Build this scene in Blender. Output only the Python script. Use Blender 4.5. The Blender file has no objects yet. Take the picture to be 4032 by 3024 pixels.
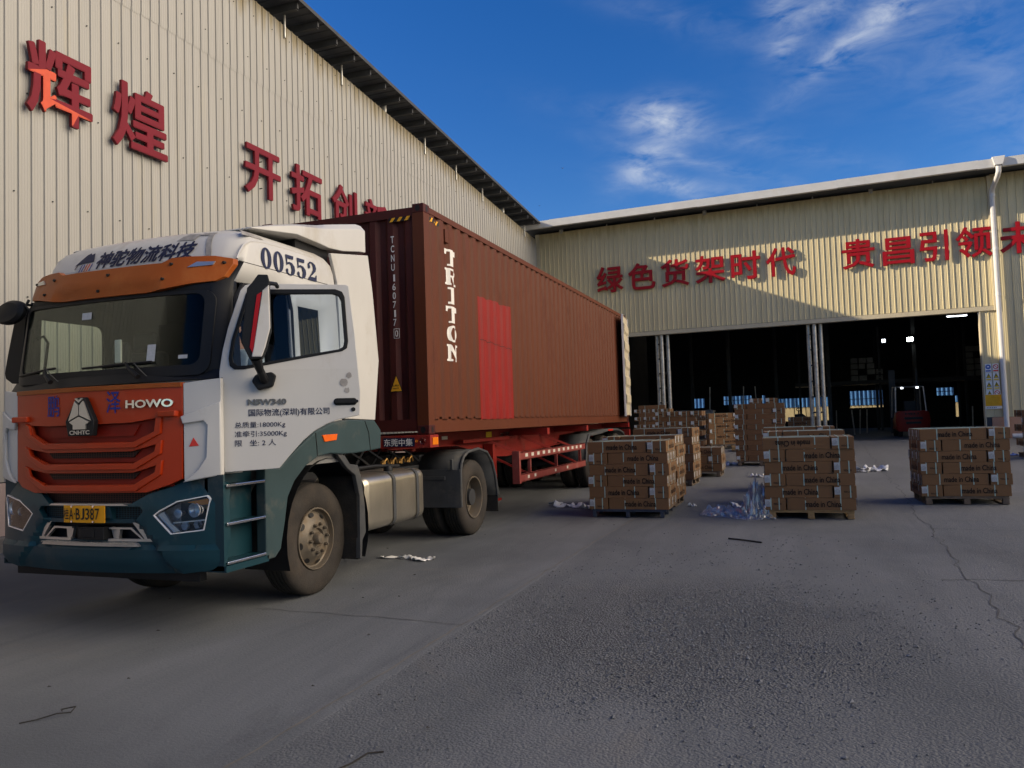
import bpy, bmesh, math, random
from mathutils import Vector, Matrix, noise
R = math.radians
S = bpy.context.scene
COL = S.collection
random.seed(7)

# ------------------------------------------------------------ camera
cam = bpy.data.cameras.new('camera'); camo = bpy.data.objects.new('camera', cam); COL.objects.link(camo)
RT = Vector((0.93894150, 0.34257005, -0.03216552)); UP = Vector((0.04642871, -0.03351459, 0.99835923)); FW = Vector((-0.34092996, 0.93889431, 0.04737333))
m = Matrix((RT, UP, -FW)).transposed().to_4x4(); m.translation = (0, 0, 1.62); camo.matrix_world = m
cam.sensor_width = 36; cam.lens = 3068 / 4032 * 36; cam.clip_end = 2000; cam.clip_start = 0.05
S.camera = camo
# ------------------------------------------------------------ light
SUN = Vector((-3.73, -1.0, 1.57)).normalized()
el = math.asin(SUN.z); az = math.atan2(SUN.x, SUN.y)
W = bpy.data.worlds.new('World'); S.world = W; W.use_nodes = True
nt = W.node_tree; nt.nodes.clear()
wo = nt.nodes.new('ShaderNodeOutputWorld'); bg = nt.nodes.new('ShaderNodeBackground')
sky = nt.nodes.new('ShaderNodeTexSky'); sky.sky_type = 'NISHITA'; sky.sun_disc = False
sky.sun_elevation = el; sky.sun_rotation = az; sky.air_density = 1.0; sky.dust_density = 0.3; sky.ozone_density = 4.0
bg.inputs[1].default_value = 0.05
def wn(t, **k):
    n = nt.nodes.new(t)
    for a, v in k.items(): setattr(n, a, v)
    return n
def wmath(op, a, b=None, c=None, clamp=False):
    n = wn('ShaderNodeMath', operation=op, use_clamp=clamp)
    for i, v in enumerate((a, b, c)):
        if v is None: continue
        if isinstance(v, (int, float)): n.inputs[i].default_value = v
        else: nt.links.new(v, n.inputs[i])
    return n.outputs[0]
tc = wn('ShaderNodeTexCoord')
def wdot(vec):
    n = wn('ShaderNodeVectorMath', operation='DOT_PRODUCT'); nt.links.new(tc.outputs['Generated'], n.inputs[0]); n.inputs[1].default_value = vec
    return n.outputs['Value']
mp = wn('ShaderNodeMapping'); mp.inputs['Scale'].default_value = (1, 1, 2.6); mp.inputs['Rotation'].default_value = (0.3, 0.5, 0.2); nt.links.new(tc.outputs['Generated'], mp.inputs[0])
n1 = wn('ShaderNodeTexNoise'); n1.inputs['Scale'].default_value = 15; n1.inputs['Detail'].default_value = 13; n1.inputs['Roughness'].default_value = .62; n1.inputs['Distortion'].default_value = .55
nt.links.new(mp.outputs[0], n1.inputs[0])
n2 = wn('ShaderNodeTexNoise'); n2.inputs['Scale'].default_value = 34; n2.inputs['Detail'].default_value = 6; n2.inputs['Distortion'].default_value = .8
nt.links.new(mp.outputs[0], n2.inputs[0])
nz = wmath('MULTIPLY', wmath('SUBTRACT', wmath('ADD', wmath('MULTIPLY', n1.outputs[0], .75), wmath('MULTIPLY', n2.outputs[0], .25)), .36), 3.6, clamp=True)
acc = None
# cirrus streaks: (azimuth right of view axis, height, half length, half width, tilt, strength), all as sky directions in radians
F0 = 3068.0
for (px, py, hl, hw, tilt, st) in [(2600, 455, 120, 60, .1, 1.3), (2860, 540, 520, 50, -.2, .28), (2560, 625, 150, 60, .7, .75), (2760, 640, 330, 26, -.22, .45), (2640, 730, 190, 40, -.4, .6),
                                   (2840, 745, 330, 32, -.12, .38), (3090, 35, 75, 60, -.5, .85), (3260, 20, 130, 50, .55, .75), (3380, 130, 250, 45, .72, .75), (3530, 30, 110, 70, .8, .6), (3400, 170, 300, 130, .5, .13),
                                   (3880, 190, 460, 150, -1.0, .30), (3080, 195, 50, 35, .2, .6), (2750, 90, 460, 50, -.25, .16), (3500, 330, 600, 140, -.3, .06)]:
    d = (FW * F0 + RT * (px - 2016) - UP * (py - 1512)).normalized()
    a = (RT * math.cos(tilt) + UP * math.sin(tilt)); a = (a - d * a.dot(d)).normalized(); b = d.cross(a)
    u = wmath('MULTIPLY', wdot(a), F0 / hl); v = wmath('MULTIPLY', wdot(b), F0 / hw)
    fr = wmath('GREATER_THAN', wdot(d), 0)
    g = wmath('POWER', 2.718, wmath('MULTIPLY', wmath('ADD', wmath('MULTIPLY', u, u), wmath('MULTIPLY', v, v)), -1.0))
    g = wmath('MULTIPLY', wmath('MULTIPLY', g, st), fr)
    acc = g if acc is None else wmath('ADD', acc, g)
cl = wmath('MULTIPLY', wmath('MULTIPLY', acc, .46), nz, clamp=True)
hs = wn('ShaderNodeHueSaturation'); hs.inputs['Saturation'].default_value = 1.30; hs.inputs['Hue'].default_value = .514; hs.inputs['Value'].default_value = .95; nt.links.new(sky.outputs[0], hs.inputs['Color'])
cmx = wn('ShaderNodeMixRGB'); cmx.inputs[2].default_value = (5.2, 5.5, 5.8, 1)
nt.links.new(cl, cmx.inputs[0]); nt.links.new(hs.outputs[0], cmx.inputs[1]); 
# added warm sky glow, out of view at right, lighting the yard sideways
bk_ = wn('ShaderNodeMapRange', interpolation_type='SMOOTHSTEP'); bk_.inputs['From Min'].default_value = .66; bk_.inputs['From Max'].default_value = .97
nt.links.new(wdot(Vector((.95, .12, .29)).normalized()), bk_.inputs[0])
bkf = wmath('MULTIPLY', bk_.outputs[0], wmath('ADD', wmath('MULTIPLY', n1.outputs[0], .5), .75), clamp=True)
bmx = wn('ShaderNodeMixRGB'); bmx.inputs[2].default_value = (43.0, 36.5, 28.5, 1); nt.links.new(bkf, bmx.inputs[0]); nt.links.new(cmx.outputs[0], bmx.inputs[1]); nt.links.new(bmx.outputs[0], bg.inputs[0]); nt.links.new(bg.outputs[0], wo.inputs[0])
sl = bpy.data.lights.new('sun', 'SUN'); sl.energy = 2.7; sl.angle = R(.5); sl.color = (1, .86, .64)
so = bpy.data.objects.new('sun', sl); COL.objects.link(so); so.rotation_euler = SUN.to_track_quat('Z', 'Y').to_euler(); so.location = (-40, -10, 30)
S.view_settings.view_transform = 'Standard'; S.view_settings.look = 'None'; S.view_settings.gamma = 1; S.view_settings.use_curve_mapping = False
S.view_settings.exposure = 1.6
try:
    S.cycles.max_bounces = 7; S.cycles.diffuse_bounces = 4; S.cycles.glossy_bounces = 3; S.cycles.transparent_max_bounces = 12; S.cycles.sample_clamp_indirect = 4
except Exception: pass

# ------------------------------------------------------------ materials
MT = {}
def mat(name, col, rough=.6, metal=0.0, var=.12, scale=2.0, bump=0.0, bscale=60, dirt=None, damt=.5, dscale=1.5, stretch=(1, 1, 1), coat=0, spec=.22, fine=0.0, emit=None):
    if name in MT: return MT[name]
    M = bpy.data.materials.new(name); M.use_nodes = True; t = M.node_tree; P = t.nodes['Principled BSDF']; L = t.links.new
    P.inputs['Roughness'].default_value = rough; P.inputs['Metallic'].default_value = metal; P.inputs['Specular IOR Level'].default_value = spec
    if coat: P.inputs['Coat Weight'].default_value = coat; P.inputs['Coat Roughness'].default_value = .15
    if emit:
        P.inputs['Emission Color'].default_value = (*col, 1); P.inputs['Emission Strength'].default_value = emit
    c = t.nodes.new('ShaderNodeTexCoord'); mp = t.nodes.new('ShaderNodeMapping'); mp.inputs['Scale'].default_value = stretch; L(c.outputs['Object'], mp.inputs[0])
    n = t.nodes.new('ShaderNodeTexNoise'); n.inputs['Scale'].default_value = scale; n.inputs['Detail'].default_value = 6; n.inputs['Roughness'].default_value = .6; L(mp.outputs[0], n.inputs[0])
    r = t.nodes.new('ShaderNodeMapRange'); r.inputs['From Min'].default_value = .3; r.inputs['From Max'].default_value = .7; L(n.outputs[0], r.inputs[0])
    mx = t.nodes.new('ShaderNodeMixRGB'); mx.inputs[1].default_value = (*[x * (1 - var) for x in col], 1); mx.inputs[2].default_value = (*[min(1, x * (1 + var)) for x in col], 1); L(r.outputs[0], mx.inputs[0])
    out = mx.outputs[0]
    if fine:
        fn = t.nodes.new('ShaderNodeTexNoise'); fn.inputs['Scale'].default_value = bscale; fn.inputs['Detail'].default_value = 4; L(c.outputs['Object'], fn.inputs[0])
        rr = t.nodes.new('ShaderNodeMapRange'); rr.inputs['From Min'].default_value = .35; rr.inputs['From Max'].default_value = .65; rr.inputs['To Min'].default_value = 1 - fine; rr.inputs['To Max'].default_value = 1 + fine; L(fn.outputs[0], rr.inputs[0])
        mm = t.nodes.new('ShaderNodeVectorMath'); mm.operation = 'SCALE'; L(out, mm.inputs[0]); L(rr.outputs[0], mm.inputs['Scale']); out = mm.outputs[0]
    if dirt:
        d = t.nodes.new('ShaderNodeTexNoise'); d.inputs['Scale'].default_value = dscale; d.inputs['Detail'].default_value = 8; d.inputs['Roughness'].default_value = .7; L(mp.outputs[0], d.inputs[0])
        dr = t.nodes.new('ShaderNodeMapRange'); dr.inputs['From Min'].default_value = .62 - .25 * damt; dr.inputs['From Max'].default_value = .75; dr.inputs['To Max'].default_value = min(1, .35 + damt); L(d.outputs[0], dr.inputs[0])
        dm = t.nodes.new('ShaderNodeMixRGB'); dm.inputs[2].default_value = (*dirt, 1); L(dr.outputs[0], dm.inputs[0]); L(out, dm.inputs[1]); out = dm.outputs[0]
        ra = t.nodes.new('ShaderNodeMapRange'); ra.inputs['To Min'].default_value = rough; ra.inputs['To Max'].default_value = min(1, rough + .35); L(dr.outputs[0], ra.inputs[0]); L(ra.outputs[0], P.inputs['Roughness'])
    L(out, P.inputs['Base Color'])
    if bump:
        b = t.nodes.new('ShaderNodeTexNoise'); b.inputs['Scale'].default_value = bscale; b.inputs['Detail'].default_value = 5; L(c.outputs['Object'], b.inputs[0])
        bn = t.nodes.new('ShaderNodeBump'); bn.inputs['Strength'].default_value = bump; bn.inputs['Distance'].default_value = .02; L(b.outputs[0], bn.inputs['Height']); L(bn.outputs[0], P.inputs['Normal'])
    MT[name] = M; return M
def glassmat(name, tint, refl=1.0, rough=.01):
    M = bpy.data.materials.new(name); M.use_nodes = True; t = M.node_tree; t.nodes.clear(); L = t.links.new
    o = t.nodes.new('ShaderNodeOutputMaterial'); tr = t.nodes.new('ShaderNodeBsdfTransparent'); tr.inputs[0].default_value = (*tint, 1)
    g = t.nodes.new('ShaderNodeBsdfGlossy'); g.inputs['Roughness'].default_value = rough; g.inputs[0].default_value = (.95, .97, 1, 1)
    f = t.nodes.new('ShaderNodeFresnel'); f.inputs[0].default_value = 1.5
    mu = t.nodes.new('ShaderNodeMath'); mu.operation = 'MULTIPLY'; mu.inputs[1].default_value = refl; mu.use_clamp = True; L(f.outputs[0], mu.inputs[0])
    mx = t.nodes.new('ShaderNodeMixShader'); L(mu.outputs[0], mx.inputs[0]); L(tr.outputs[0], mx.inputs[1]); L(g.outputs[0], mx.inputs[2]); L(mx.outputs[0], o.inputs[0])
    MT[name] = M; return M

# ------------------------------------------------------------ mesh helpers
SPLIT = {'plinth', 'post', 'front_rail', 'silver_frame', 'windscreen_sticker', 'plate_screw', 'stand_off', 'wall_lining', 'core', 'lamp_tube', 'vent_slots', 'reflector', 'lamp_trim', 'scuff_mark', 'brass_fittings', 'bottom_rail_', 'top_rail_', 'window_bars', 'guard_post'}
class MB:
    def __init__(s): s.v = []; s.f = []; s.m = []; s.cur = 0
    def add(s, vs, fs):
        o = len(s.v); s.v += [Vector(x) for x in vs]; s.f += [tuple(i + o for i in f) for f in fs]; s.m += [s.cur] * len(fs); return s
    def box(s, a, b, M=None):
        (x0, y0, z0), (x1, y1, z1) = a, b
        vs = [Vector(p) for p in ((x0, y0, z0), (x1, y0, z0), (x1, y1, z0), (x0, y1, z0), (x0, y0, z1), (x1, y0, z1), (x1, y1, z1), (x0, y1, z1))]
        if M: vs = [M @ p for p in vs]
        return s.add(vs, [(0, 3, 2, 1), (4, 5, 6, 7), (0, 1, 5, 4), (1, 2, 6, 5), (2, 3, 7, 6), (3, 0, 4, 7)])
    def cyl(s, p, q, r, n=12, r2=None):
        p, q = Vector(p), Vector(q); d = (q - p).normalized(); a = d.orthogonal().normalized(); b = d.cross(a); r2 = r if r2 is None else r2
        vs = [p + (a * math.cos(t) + b * math.sin(t)) * r for t in [i * 2 * math.pi / n for i in range(n)]] + [q + (a * math.cos(t) + b * math.sin(t)) * r2 for t in [i * 2 * math.pi / n for i in range(n)]]
        return s.add(vs, [(i, (i + 1) % n, n + (i + 1) % n, n + i) for i in range(n)] + [tuple(range(n - 1, -1, -1)), tuple(range(n, 2 * n))])
    def tube(s, pts, r, n=8):
        pts = [Vector(p) for p in pts]; o = len(s.v); rings = []
        a = None
        for i, p in enumerate(pts):
            d = (pts[min(i + 1, len(pts) - 1)] - pts[max(i - 1, 0)]).normalized()
            a = d.orthogonal().normalized() if a is None else (a - d * a.dot(d)).normalized()
            b = d.cross(a); rr = r[i] if isinstance(r, (list, tuple)) else r
            rings.append([p + (a * math.cos(t) + b * math.sin(t)) * rr for t in [k * 2 * math.pi / n for k in range(n)]])
        vs = [p for rg in rings for p in rg]; fs = []
        for i in range(len(pts) - 1):
            for k in range(n): fs.append((i * n + k, i * n + (k + 1) % n, (i + 1) * n + (k + 1) % n, (i + 1) * n + k))
        fs += [tuple(range(n - 1, -1, -1)), tuple((len(pts) - 1) * n + k for k in range(n))]
        return s.add(vs, fs)
    def lathe(s, c, prof, n=40, axis=0, closed=False):
        c = Vector(c); vs = []; fs = []; k = len(prof)
        for i in range(n):
            t = i * 2 * math.pi / n; cs, sn = math.cos(t), math.sin(t)
            for (x, r) in prof:
                p = (x, r * cs, r * sn) if axis == 0 else ((r * cs, x, r * sn) if axis == 1 else (r * cs, r * sn, x))
                vs.append(c + Vector(p))
        for i in range(n):
            j = (i + 1) % n
            for a in range(k - (0 if closed else 1)):
                b = (a + 1) % k; fs.append((i * k + a, i * k + b, j * k + b, j * k + a))
        return s.add(vs, fs)
    def prism(s, outline, fn, cuts=(), cuts2=(), thick=.01, dirn=(0, 1, 0), holes=()):
        """flat outline (u, v) with holes, cut at u=cuts and v=cuts2, each corner sent to fn(u, v), then given a thickness along dirn"""
        bm = bmesh.new(); es = []
        for loop in [outline] + list(holes):
            vs = [bm.verts.new((u, v, 0)) for u, v in loop]
            es += [bm.edges.new((vs[i], vs[(i + 1) % len(vs)])) for i in range(len(vs))]
        bmesh.ops.triangle_fill(bm, edges=es, use_beauty=True, use_dissolve=False, normal=(0, 0, 1))
        for cs, no in ((cuts, (1, 0, 0)), (cuts2, (0, 1, 0))):
            for c in cs: bmesh.ops.bisect_plane(bm, geom=bm.verts[:] + bm.edges[:] + bm.faces[:], plane_co=(c * no[0], c * no[1], 0), plane_no=no, dist=1e-6)
        bm.verts.index_update()
        base = [fn(v.co.x, v.co.y) for v in bm.verts]; D = Vector(dirn) * thick; nv = len(base)
        fs = [[l.vert.index for l in f.loops] for f in bm.faces]; bd = []
        for f in bm.faces:
            for l in f.loops:
                if len(l.edge.link_faces) == 1: bd.append((l.vert.index, l.link_loop_next.vert.index))
        bm.free()
        base = [Vector(p) for p in base]
        # orient
        f = fs[0]; nrm = (base[f[1]] - base[f[0]]).cross(base[f[2]] - base[f[0]])
        if nrm.dot(D) > 0: fs = [x[::-1] for x in fs]; bd = [(b, a) for a, b in bd]
        allf = [tuple(x) for x in fs]
        if thick: allf += [tuple(i + nv for i in x[::-1]) for x in fs] + [(b, a, a + nv, b + nv) for a, b in bd]; base = base + [p + D for p in base]
        return s.add(base, allf)
    def build(s, name, mats, parent=None, org=None, smooth=False, bevel=0, seg=2, col=None, recalc=False):
        if not isinstance(mats, (list, tuple)): mats = [mats]
        if name in SPLIT and len(mats) == 1:
            par = list(range(len(s.v)))
            def find(i):
                while par[i] != i: par[i] = par[par[i]]; i = par[i]
                return i
            for f in s.f:
                for i in f[1:]: par[find(i)] = find(f[0])
            gr = {}
            for f in s.f: gr.setdefault(find(f[0]), []).append(f)
            if len(gr) > 1:
                out = None
                for fs in gr.values():
                    ids = sorted({i for f in fs for i in f}); mp_ = {i: k for k, i in enumerate(ids)}; q = MB(); q.add([s.v[i] for i in ids], [tuple(mp_[i] for i in f) for f in fs])
                    SPLIT.discard(name); o = q.build(name, mats, parent, org, smooth, bevel, seg, col, recalc); SPLIT.add(name); out = out or o
                return out
        if org is None:
            org = Vector((0, 0, 0)); p = parent
            while p is not None: org += p.location; p = p.parent
        else: org = Vector(org)
        me = bpy.data.meshes.new(name); me.from_pydata([tuple(v - org) for v in s.v], [], s.f); 
        for M in mats: me.materials.append(MT[M] if isinstance(M, str) else M)
        if len(mats) > 1: me.polygons.foreach_set('material_index', s.m)
        if recalc:
            bm = bmesh.new(); bm.from_mesh(me); bmesh.ops.recalc_face_normals(bm, faces=bm.faces); bm.to_mesh(me); bm.free()
        if smooth:
            me.polygons.foreach_set('use_smooth', [True] * len(me.polygons)); me.update()
            try: me.set_sharp_from_angle(angle=R(smooth if smooth is not True else 35))
            except Exception: pass
        me.validate()
        o = bpy.data.objects.new(name, me); COL.objects.link(o)
        if parent is not None: o.parent = parent
        else: o.location = org
        if bevel:
            b = o.modifiers.new('bevel', 'BEVEL'); b.width = bevel; b.segments = seg; b.limit_method = 'ANGLE'; b.angle_limit = R(40)
        return o
def tag(o, label=None, cat=None, group=None, kind=None):
    if label: o['label'] = label
    if cat: o['category'] = cat
    if group: o['group'] = group
    if kind: o['kind'] = kind
    return o
def empty(name, loc, label, cat, group=None, rz=0):
    o = bpy.data.objects.new(name, None); COL.objects.link(o); o.location = loc; o.rotation_euler = (0, 0, rz); o.empty_display_size = .2
    return tag(o, label, cat, group)
def copy_tree(o, parent=None):
    c = o.copy(); COL.objects.link(c)
    if parent is not None: c.parent = parent
    for ch in list(o.children): copy_tree(ch, c)
    return c
_tc = bpy.data.curves.new('tmp_text', 'FONT'); _to = bpy.data.objects.new('tmp_text', _tc); COL.objects.link(_to); _cache = {}
def text2d(body, bold=.0, shear=0.0, sx=1.0):
    k = (body, bold, shear)
    if k not in _cache:
        _tc.body = body; _tc.offset = bold; _tc.shear = shear; _tc.resolution_u = 3
        dg = bpy.context.evaluated_depsgraph_get(); dg.update(); me = bpy.data.meshes.new_from_object(_to.evaluated_get(dg))
        vs = [(v.co.x, v.co.y) for v in me.vertices]; fs = [tuple(p.vertices) for p in me.polygons]; bpy.data.meshes.remove(me)
        x0 = min(v[0] for v in vs); x1 = max(v[0] for v in vs); y0 = min(v[1] for v in vs); y1 = max(v[1] for v in vs)
        _cache[k] = ([((x - x0) / (x1 - x0), (y - y0) / (y1 - y0)) for x, y in vs], fs)
    return _cache[k]
def text(mb, body, fn, w, h, bold=0.0, thick=.0, dirn=(0, 1, 0), shear=0.0, cuts=()):
    if bold > .012 and any(ord(c) > 0x2E80 for c in body):
        q = Vector(dirn).normalized() * -.0004; e = bold * h * .8
        for i_, (a_, b_) in enumerate(((0, 0), (-1, 0), (1, 0), (0, -1), (0, 1), (.7, .7), (-.7, -.7))):
            text(mb, body, lambda x, y, a_=a_, b_=b_, i_=i_: Vector(fn(x + e * (1 + a_), y + e * (1 + b_))) + q * i_, w - 2 * e, h - 2 * e, .006, thick, dirn, shear, cuts)
        return
    vs, fs = text2d(body, bold, shear)
    if cuts:
        bm = bmesh.new(); bv = [bm.verts.new((x * w, y * h, 0)) for x, y in vs]
        for f in fs:
            try: bm.faces.new([bv[i] for i in f])
            except ValueError: pass
        for c in cuts: bmesh.ops.bisect_plane(bm, geom=bm.verts[:] + bm.edges[:] + bm.faces[:], plane_co=(c, 0, 0), plane_no=(1, 0, 0), dist=1e-6)
        bm.verts.index_update(); P = [(v.co.x, v.co.y) for v in bm.verts]; F = [tuple(l.vert.index for l in f.loops) for f in bm.faces]; bm.free()
    else: P = [(x * w, y * h) for x, y in vs]; F = list(fs)
    P3 = [Vector(fn(x, y)) for x, y in P]
    if thick:
        D = Vector(dirn) * thick; n = len(P3); cnt = {}
        for f in F:
            for i in range(len(f)): cnt[(f[i], f[(i + 1) % len(f)])] = 1
        side = [(b, a, a + n, b + n) for (a, b) in cnt if (b, a) not in cnt]
        mb.add(P3 + [p + D for p in P3], F + [tuple(i + n for i in f[::-1]) for f in F] + side)
    else: mb.add(P3, F)
def plane_fn(O, r, u):
    O, r, u = Vector(O), Vector(r), Vector(u)
    return lambda x, y: O + r * x + u * y
def frange(a, b, st):
    n = max(1, int(round((b - a) / st))); return [a + (b - a) * i / n for i in range(n + 1)]
def ground_z(y):
    t = min(max((y - 12.5) / 19.5, 0.0), 1.0); return .43 * t

# ------------------------------------------------------------ materials list
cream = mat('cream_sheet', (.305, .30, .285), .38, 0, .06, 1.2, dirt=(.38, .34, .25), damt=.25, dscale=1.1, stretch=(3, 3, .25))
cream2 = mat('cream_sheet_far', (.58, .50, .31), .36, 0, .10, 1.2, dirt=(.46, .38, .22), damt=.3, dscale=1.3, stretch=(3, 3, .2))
mat('cream_trim', (.48, .42, .30), .5, 0, .08, 3)
mat('pink_plaster', (.42, .33, .31), .85, 0, .12, 3, bump=.3, bscale=30, dirt=(.25, .2, .18), damt=.4)
mat('pink_plaster_lit', (.46, .26, .17), .85, 0, .1, 3, bump=.3, bscale=30, dirt=(.3, .2, .14), damt=.4)  # far plinth: pink plaster with warm light put into the colour
mat('old_kerb', (.16, .15, .15), .9, 0, .25, 6, bump=.8, bscale=25)
mat('white_gutter', (.58, .57, .56), .45, 0, .06, 2, dirt=(.5, .47, .42), damt=.3)
mat('dark_sheet', (.07, .075, .085), .6, 0, .2, 3)
mat('dark_steel', (.05, .052, .056), .55, .3, .2, 4)
mat('galvanised', (.42, .42, .40), .42, .75, .25, 9, dirt=(.22, .17, .12), damt=.45, dscale=4)
mat('letter_red', (.14, .002, .012), .6, 0, .08, 2)
mat('letter_scarlet', (.30, .005, .010), .42, 0, .08, 2)
mat('letter_orange', (.50, .07, .03), .5, 0, .12, 5)
mat('letter_side', (.14, .008, .015), .5, 0, .1, 2)
mat('sign_white', (.75, .75, .74), .5, 0, .05); mat('sign_yellow', (.70, .50, .03), .5, 0, .05); mat('sign_blue', (.03, .10, .40), .5, 0, .05); mat('sign_red', (.55, .03, .03), .5, 0, .05)
mat('notice_orange', (.68, .36, .02), .55, 0, .1, 8, dirt=(.55, .25, .02), damt=.5, dscale=9)
mat('black_paint', (.012, .012, .013), .5, 0, .1)
mat('truck_white', (.52, .515, .50), .34, 0, .04, 2, dirt=(.36, .32, .25), damt=.34, dscale=1.7, coat=.25, stretch=(1, 1, .6))
mat('truck_orange', (.38, .031, .004), .38, 0, .07, 3, dirt=(.36, .07, .03), damt=.25, dscale=3, coat=.2)
mat('visor_orange', (.29, .068, .009), .42, 0, .08, 3, dirt=(.36, .12, .03), damt=.3, dscale=3)
mat('grille_orange', (.22, .012, .004), .5, 0, .1, 5)
mat('truck_teal', (.007, .036, .050), .42, 0, .1, 3, dirt=(.10, .10, .09), damt=.3, dscale=2.2, coat=.1)
mat('fender_teal', (.030, .055, .062), .55, 0, .1, 3, dirt=(.14, .13, .11), damt=.45, dscale=2.2)
mat('black_plastic', (.008, .009, .011), .5, 0, .2, 4)
mat('grey_plastic', (.055, .058, .062), .6, 0, .2, 4, dirt=(.13, .12, .10), damt=.4, dscale=3)
mat('rubber', (.022, .021, .020), .8, 0, .2, 6, dirt=(.05, .038, .028), damt=.5, dscale=4, bump=.2, bscale=50)
mat('tyre_wall', (.036, .032, .029), .85, 0, .25, 4, dirt=(.065, .053, .043), damt=.6, dscale=3, bump=.2, bscale=60)
mat('rim_steel', (.15, .13, .105), .5, .4, .2, 6, dirt=(.16, .11, .06), damt=.6, dscale=6)
mat('chrome', (.75, .75, .76), .14, 1, .03)
mat('badge_dark', (.16, .155, .15), .35, .6, .2, 30)
mat('satin_silver', (.5, .5, .49), .32, .8, .06)
mat('tank_alloy', (.48, .44, .36), .30, .85, .12, 3, dirt=(.3, .26, .2), damt=.35, dscale=3, stretch=(1, 1, .5))
mat('lamp_bowl', (.30, .31, .33), .3, .3, .4, 30); mat('lamp_silver', (.85, .86, .88), .22, .55, .05)
mat('amber', (.75, .20, .01), .2, 0, .08, 12, coat=.6); mat('lamp_red', (.6, .03, .02), .25, 0, .05, coat=.5)
mat('plate_yellow', (.72, .32, .01), .5, 0, .04)
mat('decal_navy', (.012, .018, .055), .5, 0, .05); mat('decal_blue', (.012, .03, .22), .5, 0, .05); mat('decal_white', (.72, .71, .68), .5, 0, .05)
mat('cab_inside', (.013, .014, .016), .8, 0, .2, 5); mat('cab_trim_grey', (.030, .030, .030), .8, 0, .15, 5)
mat('box_rust', (.100, .025, .009), .52, 0, .10, .8, dirt=(.075, .020, .012), damt=.38, dscale=1.6, stretch=(1, 1, .55))
mat('box_front', (.06, .010, .009), .55, 0, .12, 2, dirt=(.08, .018, .014), damt=.4, dscale=3)  # darker container red; the front's shade is put into the colour
mat('box_patch', (.23, .010, .009), .45, 0, .08, 2, dirt=(.3, .02, .018), damt=.3, dscale=5)
mat('box_cream', (.50, .44, .32), .5, 0, .1, 4, dirt=(.32, .24, .15), damt=.4, dscale=5)
mat('hazard_yellow', (.75, .36, .02), .5, 0, .08, 12)
mat('trailer_red', (.24, .018, .013), .5, 0, .12, 4, dirt=(.10, .05, .04), damt=.4, dscale=4)
mat('guard_red', (.22, .045, .038), .6, 0, .1, 4, dirt=(.26, .12, .10), damt=.5, dscale=4)
mat('kraft', (.17, .092, .044), .78, 0, .07, 3, fine=.04, bscale=200, dirt=(.15, .08, .042), damt=.2, dscale=6)
mat('kraft_print', (.020, .012, .009), .8, 0, .1); mat('strap_white', (.30, .42, .38), .4, 0, .05)
mat('kraft_thin', (.155, .080, .038), .78, 0, .09, 3, dirt=(.2, .12, .07), damt=.25, dscale=6)
mat('paper_label', (.42, .44, .46), .6, 0, .12, 60)
mat('pallet_blue', (.035, .045, .07), .6, 0, .12, 6); mat('pallet_wood', (.26, .17, .08), .8, 0, .25, 7, bump=.3, bscale=40, stretch=(1, 1, 4)); mat('pallet_old', (.13, .10, .075), .85, 0, .3, 7, bump=.3, bscale=40)
mat('foam_white', (.70, .69, .67), .6, 0, .05); mat('wire_dark', (.03, .027, .024), .7, 0, .2)
mat('skin', (.42, .22, .14), .55, 0, .08, 8); mat('hair', (.012, .010, .009), .6, 0, .1); mat('shirt', (.50, .56, .58), .8, 0, .08, 5); mat('trousers', (.03, .035, .05), .85, 0, .1)
mat('forklift_red', (.20, .010, .006), .4, 0, .1, 4); mat('blue_fence', (.05, .15, .36), .5, 0, .12, 3); mat('dirty_plaster', (.48, .40, .24), .85, 0, .15, 3, dirt=(.12, .1, .07), damt=.6, dscale=1.2, stretch=(2, 2, .4))
mat('inside_floor', (.10, .095, .088), .7, 0, .15, 1, bump=.1); mat('crate_grey', (.12, .14, .16), .5, 0, .1, 5)
mat('lamp_glow', (.95, 1, .93), .5, 0, 0, emit=30.0); mat('tube_glow', (.85, .92, 1), .5, 0, 0, emit=3.0)
glassmat('windscreen', (.84, .88, .84), .13); glassmat('door_glass', (.74, .80, .86), .35); glassmat('lamp_glass', (.93, .95, .96), 1.0); glassmat('dark_glass', (.04, .055, .07), 1.6)
def mirror(): return mat('mirror_glass', (.8, .8, .8), .03, 1, 0)
mirror()

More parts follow.
